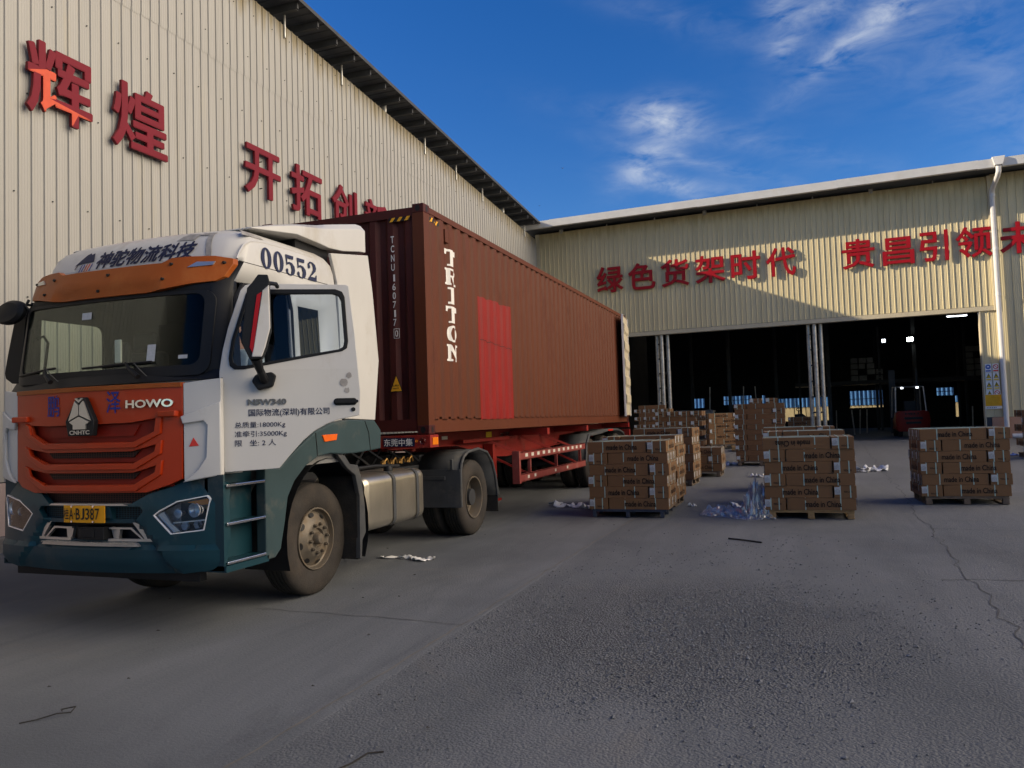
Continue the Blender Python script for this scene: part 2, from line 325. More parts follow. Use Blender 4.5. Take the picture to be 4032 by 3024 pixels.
def eave_stain(M, zf, col, depth):
    t = M.node_tree; P = t.nodes['Principled BSDF']; L = t.links.new; src = P.inputs['Base Color'].links[0].from_socket
    c = t.nodes.new('ShaderNodeTexCoord'); sp = t.nodes.new('ShaderNodeSeparateXYZ'); L(c.outputs['Object'], sp.inputs[0])
    mp = t.nodes.new('ShaderNodeMapping'); mp.inputs['Scale'].default_value = (4, 4, .5); L(c.outputs['Object'], mp.inputs[0])
    n = t.nodes.new('ShaderNodeTexNoise'); n.inputs['Scale'].default_value = 1.6; n.inputs['Detail'].default_value = 6; L(mp.outputs[0], n.inputs[0])
    def mt(op, a, b):
        k = t.nodes.new('ShaderNodeMath'); k.operation = op
        for i, v in enumerate((a, b)):
            if isinstance(v, (int, float)): k.inputs[i].default_value = v
            else: L(v, k.inputs[i])
        return k.outputs[0]
    top = mt('ADD', mt('MULTIPLY', sp.outputs[1], zf[1]), zf[0])
    below = mt('SUBTRACT', top, sp.outputs[2])
    r = t.nodes.new('ShaderNodeMapRange'); r.inputs['From Min'].default_value = depth; r.inputs['From Max'].default_value = 0.0; L(mt('ADD', below, mt('MULTIPLY', mt('SUBTRACT', n.outputs[0], .5), depth * 2.6)), r.inputs[0])
    mx = t.nodes.new('ShaderNodeMixRGB'); mx.inputs[2].default_value = (*col, 1); L(mt('MULTIPLY', r.outputs[0], .75), mx.inputs[0]); L(src, mx.inputs[1]); L(mx.outputs[0], P.inputs['Base Color'])
eave_stain(MT['cream_sheet'], (9.75 + .0625 * 18.27, -.0625), (.21, .165, .075), .55)
eave_stain(MT['cream_sheet_far'], (9.98, 0), (.36, .29, .16), .5)
# ------------------------------------------------------------ ground
def ground_mat():
    M = bpy.data.materials.new('concrete'); M.use_nodes = True; t = M.node_tree; P = t.nodes['Principled BSDF']; L = t.links.new
    def N(tp, **k):
        n = t.nodes.new(tp)
        for a, v in k.items():
            if a in n.inputs: n.inputs[a].default_value = v
            else: setattr(n, a, v)
        return n
    def mth(op, a, b=None, clamp=False):
        n = t.nodes.new('ShaderNodeMath'); n.operation = op; n.use_clamp = clamp
        for i, v in enumerate((a, b)):
            if v is None: continue
            if isinstance(v, (int, float)): n.inputs[i].default_value = v
            else: L(v, n.inputs[i])
        return n.outputs[0]
    c = t.nodes.new('ShaderNodeTexCoord'); sp = t.nodes.new('ShaderNodeSeparateXYZ'); L(c.outputs['Object'], sp.inputs[0])
    def noise_(sc, det=6, vec=None, rough=.6, dist=0):
        n = t.nodes.new('ShaderNodeTexNoise'); n.inputs['Scale'].default_value = sc; n.inputs['Detail'].default_value = det; n.inputs['Roughness'].default_value = rough; n.inputs['Distortion'].default_value = dist
        L(vec if vec is not None else c.outputs['Object'], n.inputs[0]); return n.outputs[0]
    edge = mth('ADD', sp.outputs[0], mth('MULTIPLY', noise_(1.6, 8), .12))
    side = mth('MULTIPLY', mth('ADD', edge, 2.50), 40, True)   # 0 on the smooth slab at left, 1 on the worn slab
    mpg = t.nodes.new('ShaderNodeMapping'); mpg.inputs['Scale'].default_value = (1, .22, 1); mpg.inputs['Rotation'].default_value = (0, 0, .15); L(c.outputs['Object'], mpg.inputs[0])
    big = noise_(.28, 7); mid = noise_(1.4, 8, mpg.outputs[0], .65, .6); fine = noise_(45, 5); grain = noise_(170, 3)
    vor = t.nodes.new('ShaderNodeTexVoronoi'); vor.inputs['Scale'].default_value = 62; L(c.outputs['Object'], vor.inputs[0])
    ramp = lambda x, a, b, lo=0, hi=1: (lambda n: (L(x, n.inputs[0]), [n.inputs[k].__setattr__('default_value', v) for k, v in (('From Min', a), ('From Max', b), ('To Min', lo), ('To Max', hi))], n.outputs[0])[2])(t.nodes.new('ShaderNodeMapRange'))
    def mix(f, a, b):
        n = t.nodes.new('ShaderNodeMixRGB')
        L(f, n.inputs[0])
        for i, v in ((1, a), (2, b)):
            if isinstance(v, tuple): n.inputs[i].default_value = (*v, 1)
            else: L(v, n.inputs[i])
        return n.outputs[0]
    smooth = mix(ramp(mid, .3, .7), (.104, .113, .122), (.150, .160, .170))
    worn = mix(ramp(mid, .32, .68), (.098, .106, .113), (.150, .158, .166))
    agg = mix(ramp(vor.outputs['Distance'], .1, .6), (.25, .26, .27), (.050, .053, .057))
    # worn patch where the surface has broken up
    dx = mth('MULTIPLY', mth('ADD', sp.outputs[0], .95), .62); dy = mth('MULTIPLY', mth('SUBTRACT', sp.outputs[1], 6.2), .55)
    rad = mth('ADD', mth('MULTIPLY', dx, dx), mth('MULTIPLY', dy, dy))
    patch = mth('MULTIPLY', ramp(mth('ADD', rad, mth('MULTIPLY', noise_(1.3, 8), 1.6)), 2.1, 1.1), side)
    wornall = mth('ADD', mth('MULTIPLY', ramp(fine, .45, .65), .3), mth('MULTIPLY', patch, .62), True)
    worn = mix(wornall, worn, agg)
    colr = mix(side, smooth, worn)
    colr = mix(ramp(big, .48, .62, 0, .6), colr, (.072, .079, .086))
    colr = mix(ramp(noise_(3.1, 9, mpg.outputs[0], .7, 1.5), .60, .72, 0, .55), colr, (.080, .085, .092))   # tyre and oil stains
    mpt = t.nodes.new('ShaderNodeMapping'); mpt.inputs['Scale'].default_value = (5.5, .10, 1); mpt.inputs['Rotation'].default_value = (0, 0, -.10); L(c.outputs['Object'], mpt.inputs[0])
    colr = mix(ramp(noise_(1.0, 7, mpt.outputs[0], .6, .4), .55, .70, 0, .38), colr, (.085, .092, .102))   # long tyre tracks
    colr = mix(ramp(noise_(.8, 8, None, .7, 1.0), .56, .70, 0, .35), colr, (.155, .145, .130))   # dusty patches
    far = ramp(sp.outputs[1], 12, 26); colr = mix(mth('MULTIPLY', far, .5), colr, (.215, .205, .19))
    v2 = t.nodes.new('ShaderNodeVectorMath'); v2.operation = 'SCALE'; L(colr, v2.inputs[0]); L(ramp(grain, .3, .7, .62, 1.32), v2.inputs['Scale'])
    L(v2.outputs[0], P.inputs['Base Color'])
    P.inputs['Roughness'].default_value = .78; P.inputs['Specular IOR Level'].default_value = .35
    h = mth('ADD', mth('MULTIPLY', fine, .5), mth('MULTIPLY', mth('MULTIPLY', vor.outputs['Distance'], -1), mth('MULTIPLY', mth('ADD', patch, .35), mth('ADD', mth('MULTIPLY', side, 1.2), .15))))
    h = mth('ADD', h, mth('MULTIPLY', mid, .5))
    b = t.nodes.new('ShaderNodeBump'); b.inputs['Strength'].default_value = .7; b.inputs['Distance'].default_value = .016; L(h, b.inputs['Height']); L(b.outputs[0], P.inputs['Normal'])
    MT['concrete'] = M
ground_mat()
mb = MB()
xs = [-400, -60, -10.7, -5, 0, 5, 17, 60, 400]; ys = [-400, -40, 0, 6, 12.5] + frange(13.5, 32, 1.3) + [60, 400]
nx = len(xs)
mb.add([(x, y, ground_z(y)) for y in ys for x in xs], [(j * nx + i, j * nx + i + 1, (j + 1) * nx + i + 1, (j + 1) * nx + i) for j in range(len(ys) - 1) for i in range(nx - 1)])
tag(mb.build('ground', 'concrete'), kind='structure')
# joints and cracks between the slabs, thin dark strips
mat('crack_dark', (.080, .080, .082), .95, 0, .3, 8); mat('joint_tan', (.155, .145, .13), .95, 0, .3, 6)
def strip(pts, w, mt, name, jitter=.02, z=.004):
    mb = MB(); P = []
    for (a, b) in zip(pts[:-1], pts[1:]):
        a, b = Vector((*a, 0)), Vector((*b, 0)); n = max(2, int((b - a).length / .09))
        for i in range(n): P.append(a.lerp(b, i / n))
    P.append(Vector((*pts[-1], 0))); vs = []
    for i, p in enumerate(P):
        d = (P[min(i + 1, len(P) - 1)] - P[max(i - 1, 0)]).normalized(); nr = Vector((-d.y, d.x, 0))
        q = p + nr * (noise.noise((i * .35, w * 90, pts[0][0])) * jitter * 2 + (random.random() - .5) * jitter * .5)
        ww = w * (.45 + 1.1 * abs(noise.noise((i * .5, 3, pts[0][1]))) + .3 * random.random())
        vs += [q - nr * ww / 2 + Vector((0, 0, ground_z(q.y) + z)), q + nr * ww / 2 + Vector((0, 0, ground_z(q.y) + z))]
    mb.add(vs, [(2 * i, 2 * i + 1, 2 * i + 3, 2 * i + 2) for i in range(len(P) - 1)])
    return tag(mb.build(name, mt), kind='structure')
strip([(-2.66, 1.5), (-2.64, 3.6), (-2.60, 5.8), (-2.60, 8.5), (-2.54, 11.0), (-2.45, 13.5)], .016, 'joint_tan', 'slab_joint', .010)
strip([(-2.61, 5.8), (-3.4, 5.87), (-4.67, 5.88)], .010, 'crack_dark', 'ground_crack', .02)
strip([(1.35, 5.2), (1.42, 7.0), (1.6, 11.8), (1.74, 15.4), (1.82, 19.8), (2.15, 29.8)], .013, 'crack_dark', 'ground_crack', .045)
strip([(1.2, 8.33), (1.9, 8.38), (3.4, 8.5)], .02, 'crack_dark', 'ground_crack', .04)
strip([(1.6, 11.8), (2.6, 11.7), (4.2, 11.9)], .016, 'crack_dark', 'ground_crack', .05)
strip([(-9.6, 7.4), (-7.6, 6.9), (-6.9, 6.7)], .010, 'crack_dark', 'ground_crack', .03)
# loose chippings
mat('chip_grey', (.15, .158, .17), .85, 0, .6, 30)
mb = MB(); rnd = random.Random(3)
n = 0
while n < 5200:
    x = rnd.gauss(-.9, .85); y = rnd.gauss(6.1, 1.0) if rnd.random() < .8 else rnd.uniform(3, 11)
    if rnd.random() < .06: x, y = rnd.gauss(-1.85, .12), rnd.gauss(5.05, .12)
    if x < -2.5 or x > 2.2 or y < 2.4: continue
    if noise.noise((x * .9, y * .7, 2)) < -.15: continue
    n += 1; r = rnd.uniform(.004, .010) * (1.7 if rnd.random() < .08 else 1)
    M = Matrix.Rotation(rnd.uniform(0, 6.3), 3, 'Z'); q = []
    for dx, dy, dz in ((1, 0, 0), (.3, 1, .1), (-1, .2, 0), (-.2, -1, .1), (0, .1, .9), (.2, 0, -.6)):
        q.append(M @ Vector((dx * r * rnd.uniform(.7, 1.6), dy * r * rnd.uniform(.7, 1.2), dz * r * rnd.uniform(.5, 1.0))) + Vector((x, y, .35 * r)))
    mb.add(q, [(0, 1, 4), (1, 2, 4), (2, 3, 4), (3, 0, 4), (1, 0, 5), (2, 1, 5), (3, 2, 5), (0, 3, 5)])
tag(mb.build('gravel', 'chip_grey'), 'loose grey stone chippings over the worn concrete', 'gravel', kind='stuff')

# ------------------------------------------------------------ corrugated sheet walls
def ribs(length, period=.213, rib=.034, h=.024, minor=True, s0=0.0):
    P = []; s = s0
    while s < length:
        P += [(s, 0), (s + rib * .25, h), (s + rib * .75, h), (s + rib, 0)]
        if minor:
            g = (period - rib) / 4
            for k in (1, 2, 3): c = s + rib + g * k; P += [(c - .012, 0), (c - .006, .0035), (c + .006, .0035), (c + .012, 0)]
        s += period
    P = [p for p in P if p[0] < length]; P.append((length, 0)); 
    if s0 > 0: P = [(0, 0)] + P
    return P
def sheet(mb, O, dr, nrm, prof, zb, zt):
    """vertical ribbed sheet from O along dr; zb, zt give bottom and top height at s"""
    O, dr, nrm = Vector(O), Vector(dr), Vector(nrm); vs = []
    for s, h in prof:
        p = O + dr * s + nrm * h; vs += [(p.x, p.y, zb(s)), (p.x, p.y, zt(s))]
    mb.add(vs, [(2 * i, 2 * i + 2, 2 * i + 3, 2 * i + 1) for i in range(len(prof) - 1)])

# --- left warehouse: gable wall on x = -10.7
LX = -10.7
def ltop(y): return 9.75 + .0625 * (33.27 - y)
lw = empty('left_warehouse', (LX, 15, 0), 'tall cream ribbed metal warehouse along the left side of the yard', 'warehouse')
y0, y1 = -8.0, 33.2
mb = MB()
for yy in frange(y0, 12, 5)[:-1] + []: pass
seam = lambda y: 9.14 + .012 * (y - 10)
sheet(mb, (LX, y1, 0), (0, -1, 0), (1, 0, 0), ribs(y1 - y0), lambda s: .98, lambda s: seam(y1 - s) if y1 - s < 24 else ltop(y1 - s))
sheet(mb, (LX + .006, 24.05, 0), (0, -1, 0), (1, 0, 0), ribs(24.05 - y0), lambda s: seam(24.05 - s) - .05 - (.02 if int(s / .9) % 3 == 0 else 0), lambda s: ltop(24.05 - s))
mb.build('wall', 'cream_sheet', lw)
mb = MB(); mb.add([(LX - .12, y0, 0), (LX - .04, y0, 0), (LX - .04, y1, 0), (LX - .12, y1, 0), (LX - .12, y0, ltop(y0) - .02), (LX - .04, y0, ltop(y0) - .02), (LX - .04, y1, ltop(y1) - .02), (LX - .12, y1, ltop(y1) - .02)],
            [(0, 3, 2, 1), (4, 5, 6, 7), (0, 1, 5, 4), (1, 2, 6, 5), (2, 3, 7, 6), (3, 0, 4, 7)]); mb.build('wall_lining', 'dark_sheet', lw)
mb = MB(); mb.box((LX - .03, y0, 0.12), (LX + .035, y1, .965)); mb.build('plinth', 'pink_plaster', lw, bevel=.01)
mb = MB(); mb.box((LX - .02, y0, -.1), (LX + .16, y1, .22)); mb.build('kerb', 'old_kerb', lw, bevel=.03)
mb = MB()
for k in range(190):
    y = 32.6 - k * .213
    for z in (2.2, 3.7, 5.25, 6.8, 8.35, 9.6, 10.6):
        if z < ltop(y) - .1 and (k + int(z)) % 3 == 0: mb.cyl((LX + .005, y + .08, z), (LX + .02, y + .08, z), .011, 6)
tag(mb.build('wall_screws', 'dark_steel', lw), kind='stuff')
# rust and dirt that has run down from the eave: a shaped stained band of thin sheet paint
# roof overhang
RZ = lambda y: ltop(y) + .33
mb = MB(); prof = ribs(32.36 - y0, .25, .05, .03, False)
vs = []
for s, h in prof:
    y = 32.36 - s
    vs += [(-10.08, y, RZ(y) + h), (-34.0, y, RZ(y) + h)]
mb.add(vs, [(2 * i, 2 * i + 1, 2 * i + 3, 2 * i + 2) for i in range(len(prof) - 1)])
vs = [(x, y, RZ(y) + dz) for dz in (-.012, .06) for x, y in ((-10.08, y0), (-10.08, 32.4))]
mb.build('roof', 'dark_sheet', lw)
mb = MB(); mb.prism([(y0, 0), (32.3, 0), (32.3, 1), (y0, 1)], lambda a, b: (-10.07, a, RZ(a) - .03 + b * .09), thick=.015, dirn=(-1, 0, 0)); mb.build('roof_edge', 'dark_steel', lw)
yb = 32.2
while yb > y0:
    mb = MB(); z = RZ(yb) - .01; mb.box((-11.4, yb - .03, z - .15), (-10.16, yb + .03, z)); mb.box((-11.4, yb - .03, z - .165), (-10.2, yb + .07, z - .15)); mb.build('purlin', 'dark_steel', lw); yb -= .80
yb = 31.6; k = 0
while yb > y0:
    mb = MB(); r = .075 if k % 4 == 1 else .03; mb.cyl((LX + .03 - (.1 if r > .05 else 0), yb, ltop(yb) - .3), (LX + .03 - (.1 if r > .05 else 0), yb, RZ(yb) - .1), r, 12); mb.build('roof_post', 'galvanised', lw, smooth=True); yb -= 2.4; k += 1

# --- far warehouse: facade turned slightly, opening into a dark hall
AF = math.atan(.05); E = Vector((math.cos(AF), -math.sin(AF), 0)); NF = Vector((-math.sin(AF), -math.cos(AF), 0)); O0 = Vector((LX, 33.27, 0))
def fp(s, out, z): p = O0 + E * s + NF * out; return Vector((p.x, p.y, z))
fw = empty('far_warehouse', (0, 33, 0), 'cream ribbed metal warehouse with a wide dark loading opening', 'warehouse')
GZ = .43
mb = MB(); sheet(mb, fp(0, 0, 0), E, NF, ribs(17.62, .2), lambda s: 5.24, lambda s: 9.98); 
sheet(mb, fp(0, 0, 0), E, NF, ribs(2.6, .2), lambda s: 1.2, lambda s: 5.26)
sheet(mb, fp(17.72, .05, 0), E, NF, ribs(14, .26, .03, .02), lambda s: 1.2, lambda s: 10.02)
sheet(mb, fp(17.17, -.02, 0), E, NF, ribs(.56, .25, .03, .02), lambda s: 1.2, lambda s: 5.15)
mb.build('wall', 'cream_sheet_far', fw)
mb = MB()
def fbox(mb, s0, s1, o0, o1, z0, z1):
    P = [fp(s, o, z) for z in (z0, z1) for s, o in ((s0, o1), (s1, o1), (s1, o0), (s0, o0))]
    mb.add(P, [(0, 3, 2, 1), (4, 5, 6, 7), (0, 1, 5, 4), (1, 2, 6, 5), (2, 3, 7, 6), (3, 0, 4, 7)])
fbox(mb, 0, 17.6, -.12, -.03, 5.2, 9.95); fbox(mb, 17.2, 31, -.12, -.03, 0, 9.95); fbox(mb, 0, 2.6, -.12, -.03, 0, 5.2)
mb.build('wall_lining', 'dark_sheet', fw)
mb = MB(); fbox(mb, 2.55, 17.66, -.25, .045, 5.06, 5.225); mb.build('header_beam', 'cream_trim', fw, bevel=.008)
mb = MB(); fbox(mb, 17.14, 17.18, -.3, .03, .4, 5.05); mb.build('door_jamb', 'cream_trim', fw)
mb = MB(); fbox(mb, 17.35, 31, -.03, .06, .3, 1.19); fbox(mb, 0, 2.6, -.03, .06, .3, 1.19); mb.build('plinth', 'pink_plaster_lit', fw, bevel=.01)
mb = MB(); fbox(mb, 17.62, 17.74, -.02, .10, 5.05, 9.98); mb.build('corner_flashing', 'cream_trim', fw, bevel=.01)
mb = MB(); fbox(mb, -.02, .16, -.1, .035, 4.0, 9.99); mb.build('corner_flashing', 'cream_trim', fw, bevel=.01)
# roof and gutter
mb = MB(); P = [fp(s, o, z) for (s, o, z) in ((-.8, 1.05, 10.02), (31, 1.05, 10.02), (31, -22, 11.4), (-.8, -22, 11.4))]; mb.add(P + [p + Vector((0, 0, .12)) for p in P], [(0, 3, 2, 1), (4, 5, 6, 7), (0, 1, 5, 4), (1, 2, 6, 5), (2, 3, 7, 6), (3, 0, 4, 7)])
mb.build('roof', 'dark_sheet', fw)
for k in range(14):
    mb = MB(); s = 1.2 + k * 2.1
    mb.cyl(fp(s, -.05, 9.9), fp(s, -.05, 10.1), .03 if k % 3 else .09, 10); mb.build('roof_post', 'galvanised', fw, smooth=True)
for k, (a, b) in enumerate(((-.6, 1.1), (1.1, 7.4), (7.4, 12.6), (12.6, 17.2), (17.2, 22), (22, 30))):
    mb = MB(); dz = .012 * (k % 2)
    pr = [(1.06, 9.96 + dz), (1.20, 9.97 + dz), (1.245, 10.26 + dz), (1.225, 10.265 + dz), (1.18, 9.99 + dz), (1.06, 9.98 + dz)]
    P = [fp(a, o, z) for o, z in pr] + [fp(b + .01, o, z) for o, z in pr]; n = len(pr)
    mb.add(P, [(i, (i + 1) % n, n + (i + 1) % n, n + i) for i in range(n)] + [tuple(range(n)), tuple(range(2 * n - 1, n - 1, -1))]); mb.build('gutter', 'white_gutter', fw, recalc=True)
# downpipe
mb = MB(); sx = 17.84
mb.tube([fp(17.82, 1.22, 9.98), fp(17.82, 1.2, 9.80), fp(17.80, 1.05, 9.66), fp(17.76, .55, 9.50), fp(17.74, .32, 9.40), fp(17.74, .22, 9.25), fp(17.74, .22, 5.0), fp(17.76, .22, .25 + GZ)], .085, 16)
for z in (9.2, 7.25, 5.6, 3.2, 1.9): mb.lathe(fp(17.745, .22, z), [(-.05, .085), (-.05, .095), (.05, .095), (.05, .085)], 16, 2)
dp = mb.build('downpipe', 'white_gutter', fw, smooth=True)
mb = MB(); P = [fp(17.82 + a, 1.22 + b, z) for z, w in ((10.0, .12), (10.3, .2)) for a, b in ((-w, -.1), (w, -.1), (w, .12), (-w, .12))]
mb.add(P, [(0, 3, 2, 1), (4, 5, 6, 7), (0, 1, 5, 4), (1, 2, 6, 5), (2, 3, 7, 6), (3, 0, 4, 7)]); mb.build('rain_hopper', 'white_gutter', dp, bevel=.01)
mb = MB(); mb.cyl(fp(17.9, .3, GZ + .09), fp(21, .3, GZ + .09), .085, 14); mb.build('ground_pipe', 'white_gutter', fw, smooth=True)
# lattice columns in the opening
for s in (5.45, 11.5):
    b = 0
    mb = MB(); w = .21
    for (a, o) in ((-w, -.35), (0.02, -.15), (w + .03, -.35)): mb.cyl(fp(s + a, o, GZ), fp(s + a, o, 5.1), .082, 14)
    c = mb.build('column', 'galvanised', fw, smooth=True)
    z = .95
    while z < 5:
        mb = MB(); mb.cyl(fp(s - w, -.35, z), fp(s + .02, -.15, z), .032, 8); mb.cyl(fp(s + .02, -.15, z), fp(s + w + .03, -.35, z), .022, 8); mb.cyl(fp(s - w, -.35, z), fp(s + w, -.35, z), .032, 8); mb.build('cross_tie', 'dark_steel', c, smooth=True); z += .62
# inner hall: side walls, back wall with openings, floor
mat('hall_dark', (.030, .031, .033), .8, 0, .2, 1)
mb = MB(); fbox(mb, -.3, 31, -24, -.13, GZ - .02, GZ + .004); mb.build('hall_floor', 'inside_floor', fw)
def hole_wall(mb, s0, s1, z0, z1, o, th, holes):
    ho = [[(a, c), (b, c), (b, d), (a, d)] for a, b, c, d in holes]
    mb.prism([(s0, z0), (s1, z0), (s1, z1), (s0, z1)], lambda s, z: fp(s, o, z), thick=th, dirn=-NF, holes=ho)
# back wall holes given in world x at y ~ 56
bk = []
for a, b, c, d in ((-5.8, -3.95, 2.25, 2.83), (-2.65, .92, 1.0, 2.52), (2.2, 4.15, 1.75, 2.84), (7.2, 8.15, 2.35, 2.83), (10.2, 10.9, 2.35, 2.78), (-3.25, -3.05, 1.2, 2.8), (8.2, 8.5, 1.0, 2.3), (-7.9, -7.1, 2.1, 2.75)):
    bk.append((a - LX, b - LX, c, d))
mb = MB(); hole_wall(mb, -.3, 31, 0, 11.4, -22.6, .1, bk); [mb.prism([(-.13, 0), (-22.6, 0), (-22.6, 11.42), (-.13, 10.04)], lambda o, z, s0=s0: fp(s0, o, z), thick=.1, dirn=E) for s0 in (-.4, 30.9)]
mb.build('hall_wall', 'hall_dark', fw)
for (a, b, c, d) in bk[:5]:
    mb = MB(); n = max(1, int((b - a) / .6))
    for i in range(1, n): s = a + (b - a) * i / n; fbox(mb, s - .02, s + .02, -22.66, -22.55, c, d)
    zc = c + (d - c) * .52
    if d - c < 1.3: fbox(mb, a, b, -22.66, -22.55, zc - .02, zc + .02)
    mb.build('window_bars', 'dark_steel', fw)
for k, (x, y) in enumerate(((-3.2, 42), (-1.0, 47), (1.6, 42), (6.1, 46.8), (8.8, 42), (-5.6, 46))):
    mb = MB(); mb.box((x - .09, y - .09, GZ), (x + .09, y + .09, 10.4)); mb.build('inner_column', 'dark_steel', fw)
for y in (38, 42, 47, 52):
    mb = MB(); mb.box((-10, y, 7.3), (20, y + .1, 7.45)); mb.box((-10, y, 8.3), (20, y + .1, 8.42))
    for k in range(30): mb.tube([(-10 + k, y + .05, 7.4), (-9.5 + k, y + .05, 8.35), (-9 + k, y + .05, 7.4)], .03, 4)
    mb.build('roof_truss', 'dark_steel', fw)
# yard wall beyond the hall
yf = empty('yard_fence', (0, 62, 0), 'blue sheet fence on a stained plaster wall seen through the hall', 'fence')
mb = MB(); mb.box((-20, 62, -.5), (25, 62.25, 1.95)); mb.build('plaster_wall', 'dirty_plaster', yf)
mb = MB(); sheet(mb, (-20, 61.98, 0), (1, 0, 0), (0, -1, 0), ribs(45, .28, .12, .04, False), lambda s: 1.95, lambda s: 3.6); mb.build('fence_sheet', 'blue_fence', yf)

# --- wall characters
ordw = ['first', 'second', 'third', 'fourth', 'fifth', 'sixth', 'seventh', 'eighth', 'ninth', 'tenth', 'eleventh']
def ribbon_char(ch, O, r, u, nrm, w, h, label, group, tinted=False, name='wall_character'):
    o = empty(name, O, label, 'sign letter', group)
    mb = MB(); nrm = Vector(nrm); P0 = Vector(O) + nrm * .115
    rv, uv = Vector(r), Vector(u); bd = .013
    for i_, (a_, b_) in enumerate(((0, 0), (-1, 0), (1, 0), (0, -1), (0, 1), (-.7, -.7), (.7, .7), (.7, -.7), (-.7, .7))):
        text(mb, ch, plane_fn(P0 + rv * bd * (1 + a_) + uv * bd * (1 + b_) - nrm * .0012 * i_, r, u), w - 2 * bd, h - 2 * bd, bold=.008, thick=.05, dirn=-nrm)
    for f in range(len(mb.f)):
        v = [mb.v[i] for i in mb.f[f]]
        nn = (v[1] - v[0]).cross(v[2] - v[0])
        if nn.length and abs(nn.normalized().dot(nrm)) < .5: mb.m[f] = 1
        elif tinted:
            c = sum(v, Vector()) / len(v); q = c - Vector(O); a = q.dot(Vector(r)) / w; b = q.dot(Vector(u)) / h
            if b < .62 and .22 < a < .40 or (.38 < a < .72 and b < .26 and a + b < .86): mb.m[f] = 2  # lower strokes of this character take the orange colour
    mb.build('letter_face', ['letter_red' if abs(nrm.x) > .5 else 'letter_scarlet', 'letter_side', 'letter_orange'], o, recalc=False)
    mb = MB()
    for a, b in ((.5, .75), (.45, .4), (.5, .2)): q = Vector(O) + Vector(r) * w * a + Vector(u) * h * b; mb.cyl(q, q + nrm * .07, .012, 6)
    mb.build('stand_off', 'dark_steel', o)
for i, (ch, ya, yb, za, zb) in enumerate((('辉', 8.30, 9.46, 6.50, 7.66), ('煌', 9.86, 11.08, 6.50, 7.68), ('开', 13.22, 14.42, 6.60, 7.66), ('拓', 14.80, 16.04, 6.60, 7.72), ('创', 16.48, 17.66, 6.6, 7.74), ('新', 18.05, 19.28, 6.6, 7.76))):
    what = ('red character %s on the left warehouse wall, ' % ch) + ('with an orange stroke' if i == 0 else '%s from the left' % ordw[i])
    ribbon_char(ch, (LX + .02, ya, za), (0, 1, 0), (0, 0, 1), (1, 0, 0), yb - ya, zb - za, what, 'red characters on the left warehouse wall', i == 0)
for i, (ch, xa, xb) in enumerate((('绿', -7.9, -6.72), ('色', -6.5, -5.33), ('货', -5.1, -3.92), ('架', -3.66, -2.45), ('时', -2.22, -1.07), ('代', -.86, .27), ('贵', 1.94, 3.10), ('昌', 3.36, 4.44), ('引', 4.61, 5.57), ('领', 5.8, 6.95), ('未', 7.18, 8.35))):
    s = (xa - LX) * 1.00125
    ribbon_char(ch, fp(s, .02, 7.03), E, (0, 0, 1), NF, (xb - xa), 1.15 if ch != '昌' else 1.05, 'red character %s above the far loading opening, %s from the left' % (ch, ordw[i]), 'red characters on the far warehouse wall')

# --- safety signs beside the opening
sg = 'safety signs beside the loading opening'
for c, (xa, kinds) in enumerate(((6.475, ('blue', 'tri', 'tri', 'tri')), (6.71, ('red', 'tri', 'tri', 'red')))):
    for r_, kd in enumerate(kinds):
        z0 = 2.83 - r_ * .315; s = (xa - LX) * 1.00125 + .02
        nm = {'blue': 'blue round must-do sign', 'red': 'red prohibition sign', 'tri': 'yellow triangle warning sign'}[kd]
        row = ['top', 'second', 'third', 'bottom'][r_]
        o = empty('safety_sign', fp(s, 0, z0), '%s, %s row, %s column beside the opening' % (nm, row, ['left', 'right'][c]), 'sign', sg)
        mb = MB(); fbox(mb, s, s + .2, .02, .035, z0, z0 + .3); mb.build('board', 'sign_white', o)
        f = plane_fn(fp(s, .038, z0), E, (0, 0, 1)); mb = MB(); col = 'sign_blue' if kd == 'blue' else ('sign_red' if kd == 'red' else 'black_paint')
        if kd == 'tri': mb.add([f(.02, .10), f(.18, .10), f(.10, .27)], [(0, 1, 2)])
        else: mb.add([f(.1 + .085 * math.cos(t * math.pi / 10), .19 + .085 * math.sin(t * math.pi / 10)) for t in range(20)], [tuple(range(20))])
        mb.build('symbol', col, o)
        f2 = plane_fn(fp(s, .041, z0), E, (0, 0, 1)); mb = MB()
        if kd == 'tri': mb.add([f2(.045, .115), f2(.155, .115), f2(.10, .235)], [(0, 1, 2)]); mc = 'sign_yellow'
        elif kd == 'red': mb.add([f2(.1 + .06 * math.cos(t * math.pi / 8), .19 + .06 * math.sin(t * math.pi / 8)) for t in range(16)], [tuple(range(16))]); mc = 'sign_white'
        else: mb.add([f2(.06, .17), f2(.14, .17), f2(.13, .22), f2(.07, .22)], [(0, 1, 2, 3)]); mc = 'sign_white'
        mb.build('symbol_fill', mc, o)
        f3 = plane_fn(fp(s, .044, z0), E, (0, 0, 1)); mb = MB()
        if kd == 'tri': mb.add([f3(.09, .15), f3(.11, .15), f3(.112, .20), f3(.088, .20)], [(0, 1, 2, 3)]); mk = 'black_paint'
        elif kd == 'red': mb.add([f3(.05, .225), f3(.065, .24), f3(.155, .155), f3(.14, .14)], [(0, 1, 2, 3)]); mk = 'sign_red'
        else: mk = None
        if mk: mb.build('symbol_mark', mk, o)
        mb = MB(); mb.add([f(.02, .02), f(.18, .02), f(.18, .07), f(.02, .07)], [(0, 1, 2, 3)]); mb.build('caption_bar', {'tri': 'sign_yellow', 'red': 'sign_red', 'blue': 'sign_blue'}[kd], o)
s = (6.44 - LX) * 1.00125
o = empty('notice_board', fp(s, 0, 1.5), 'orange notice board with a white lower strip beside the opening', 'notice board')
mb = MB(); fbox(mb, s, s + .52, .02, .05, 1.5, 2.02); mb.build('board', 'sign_white', o)
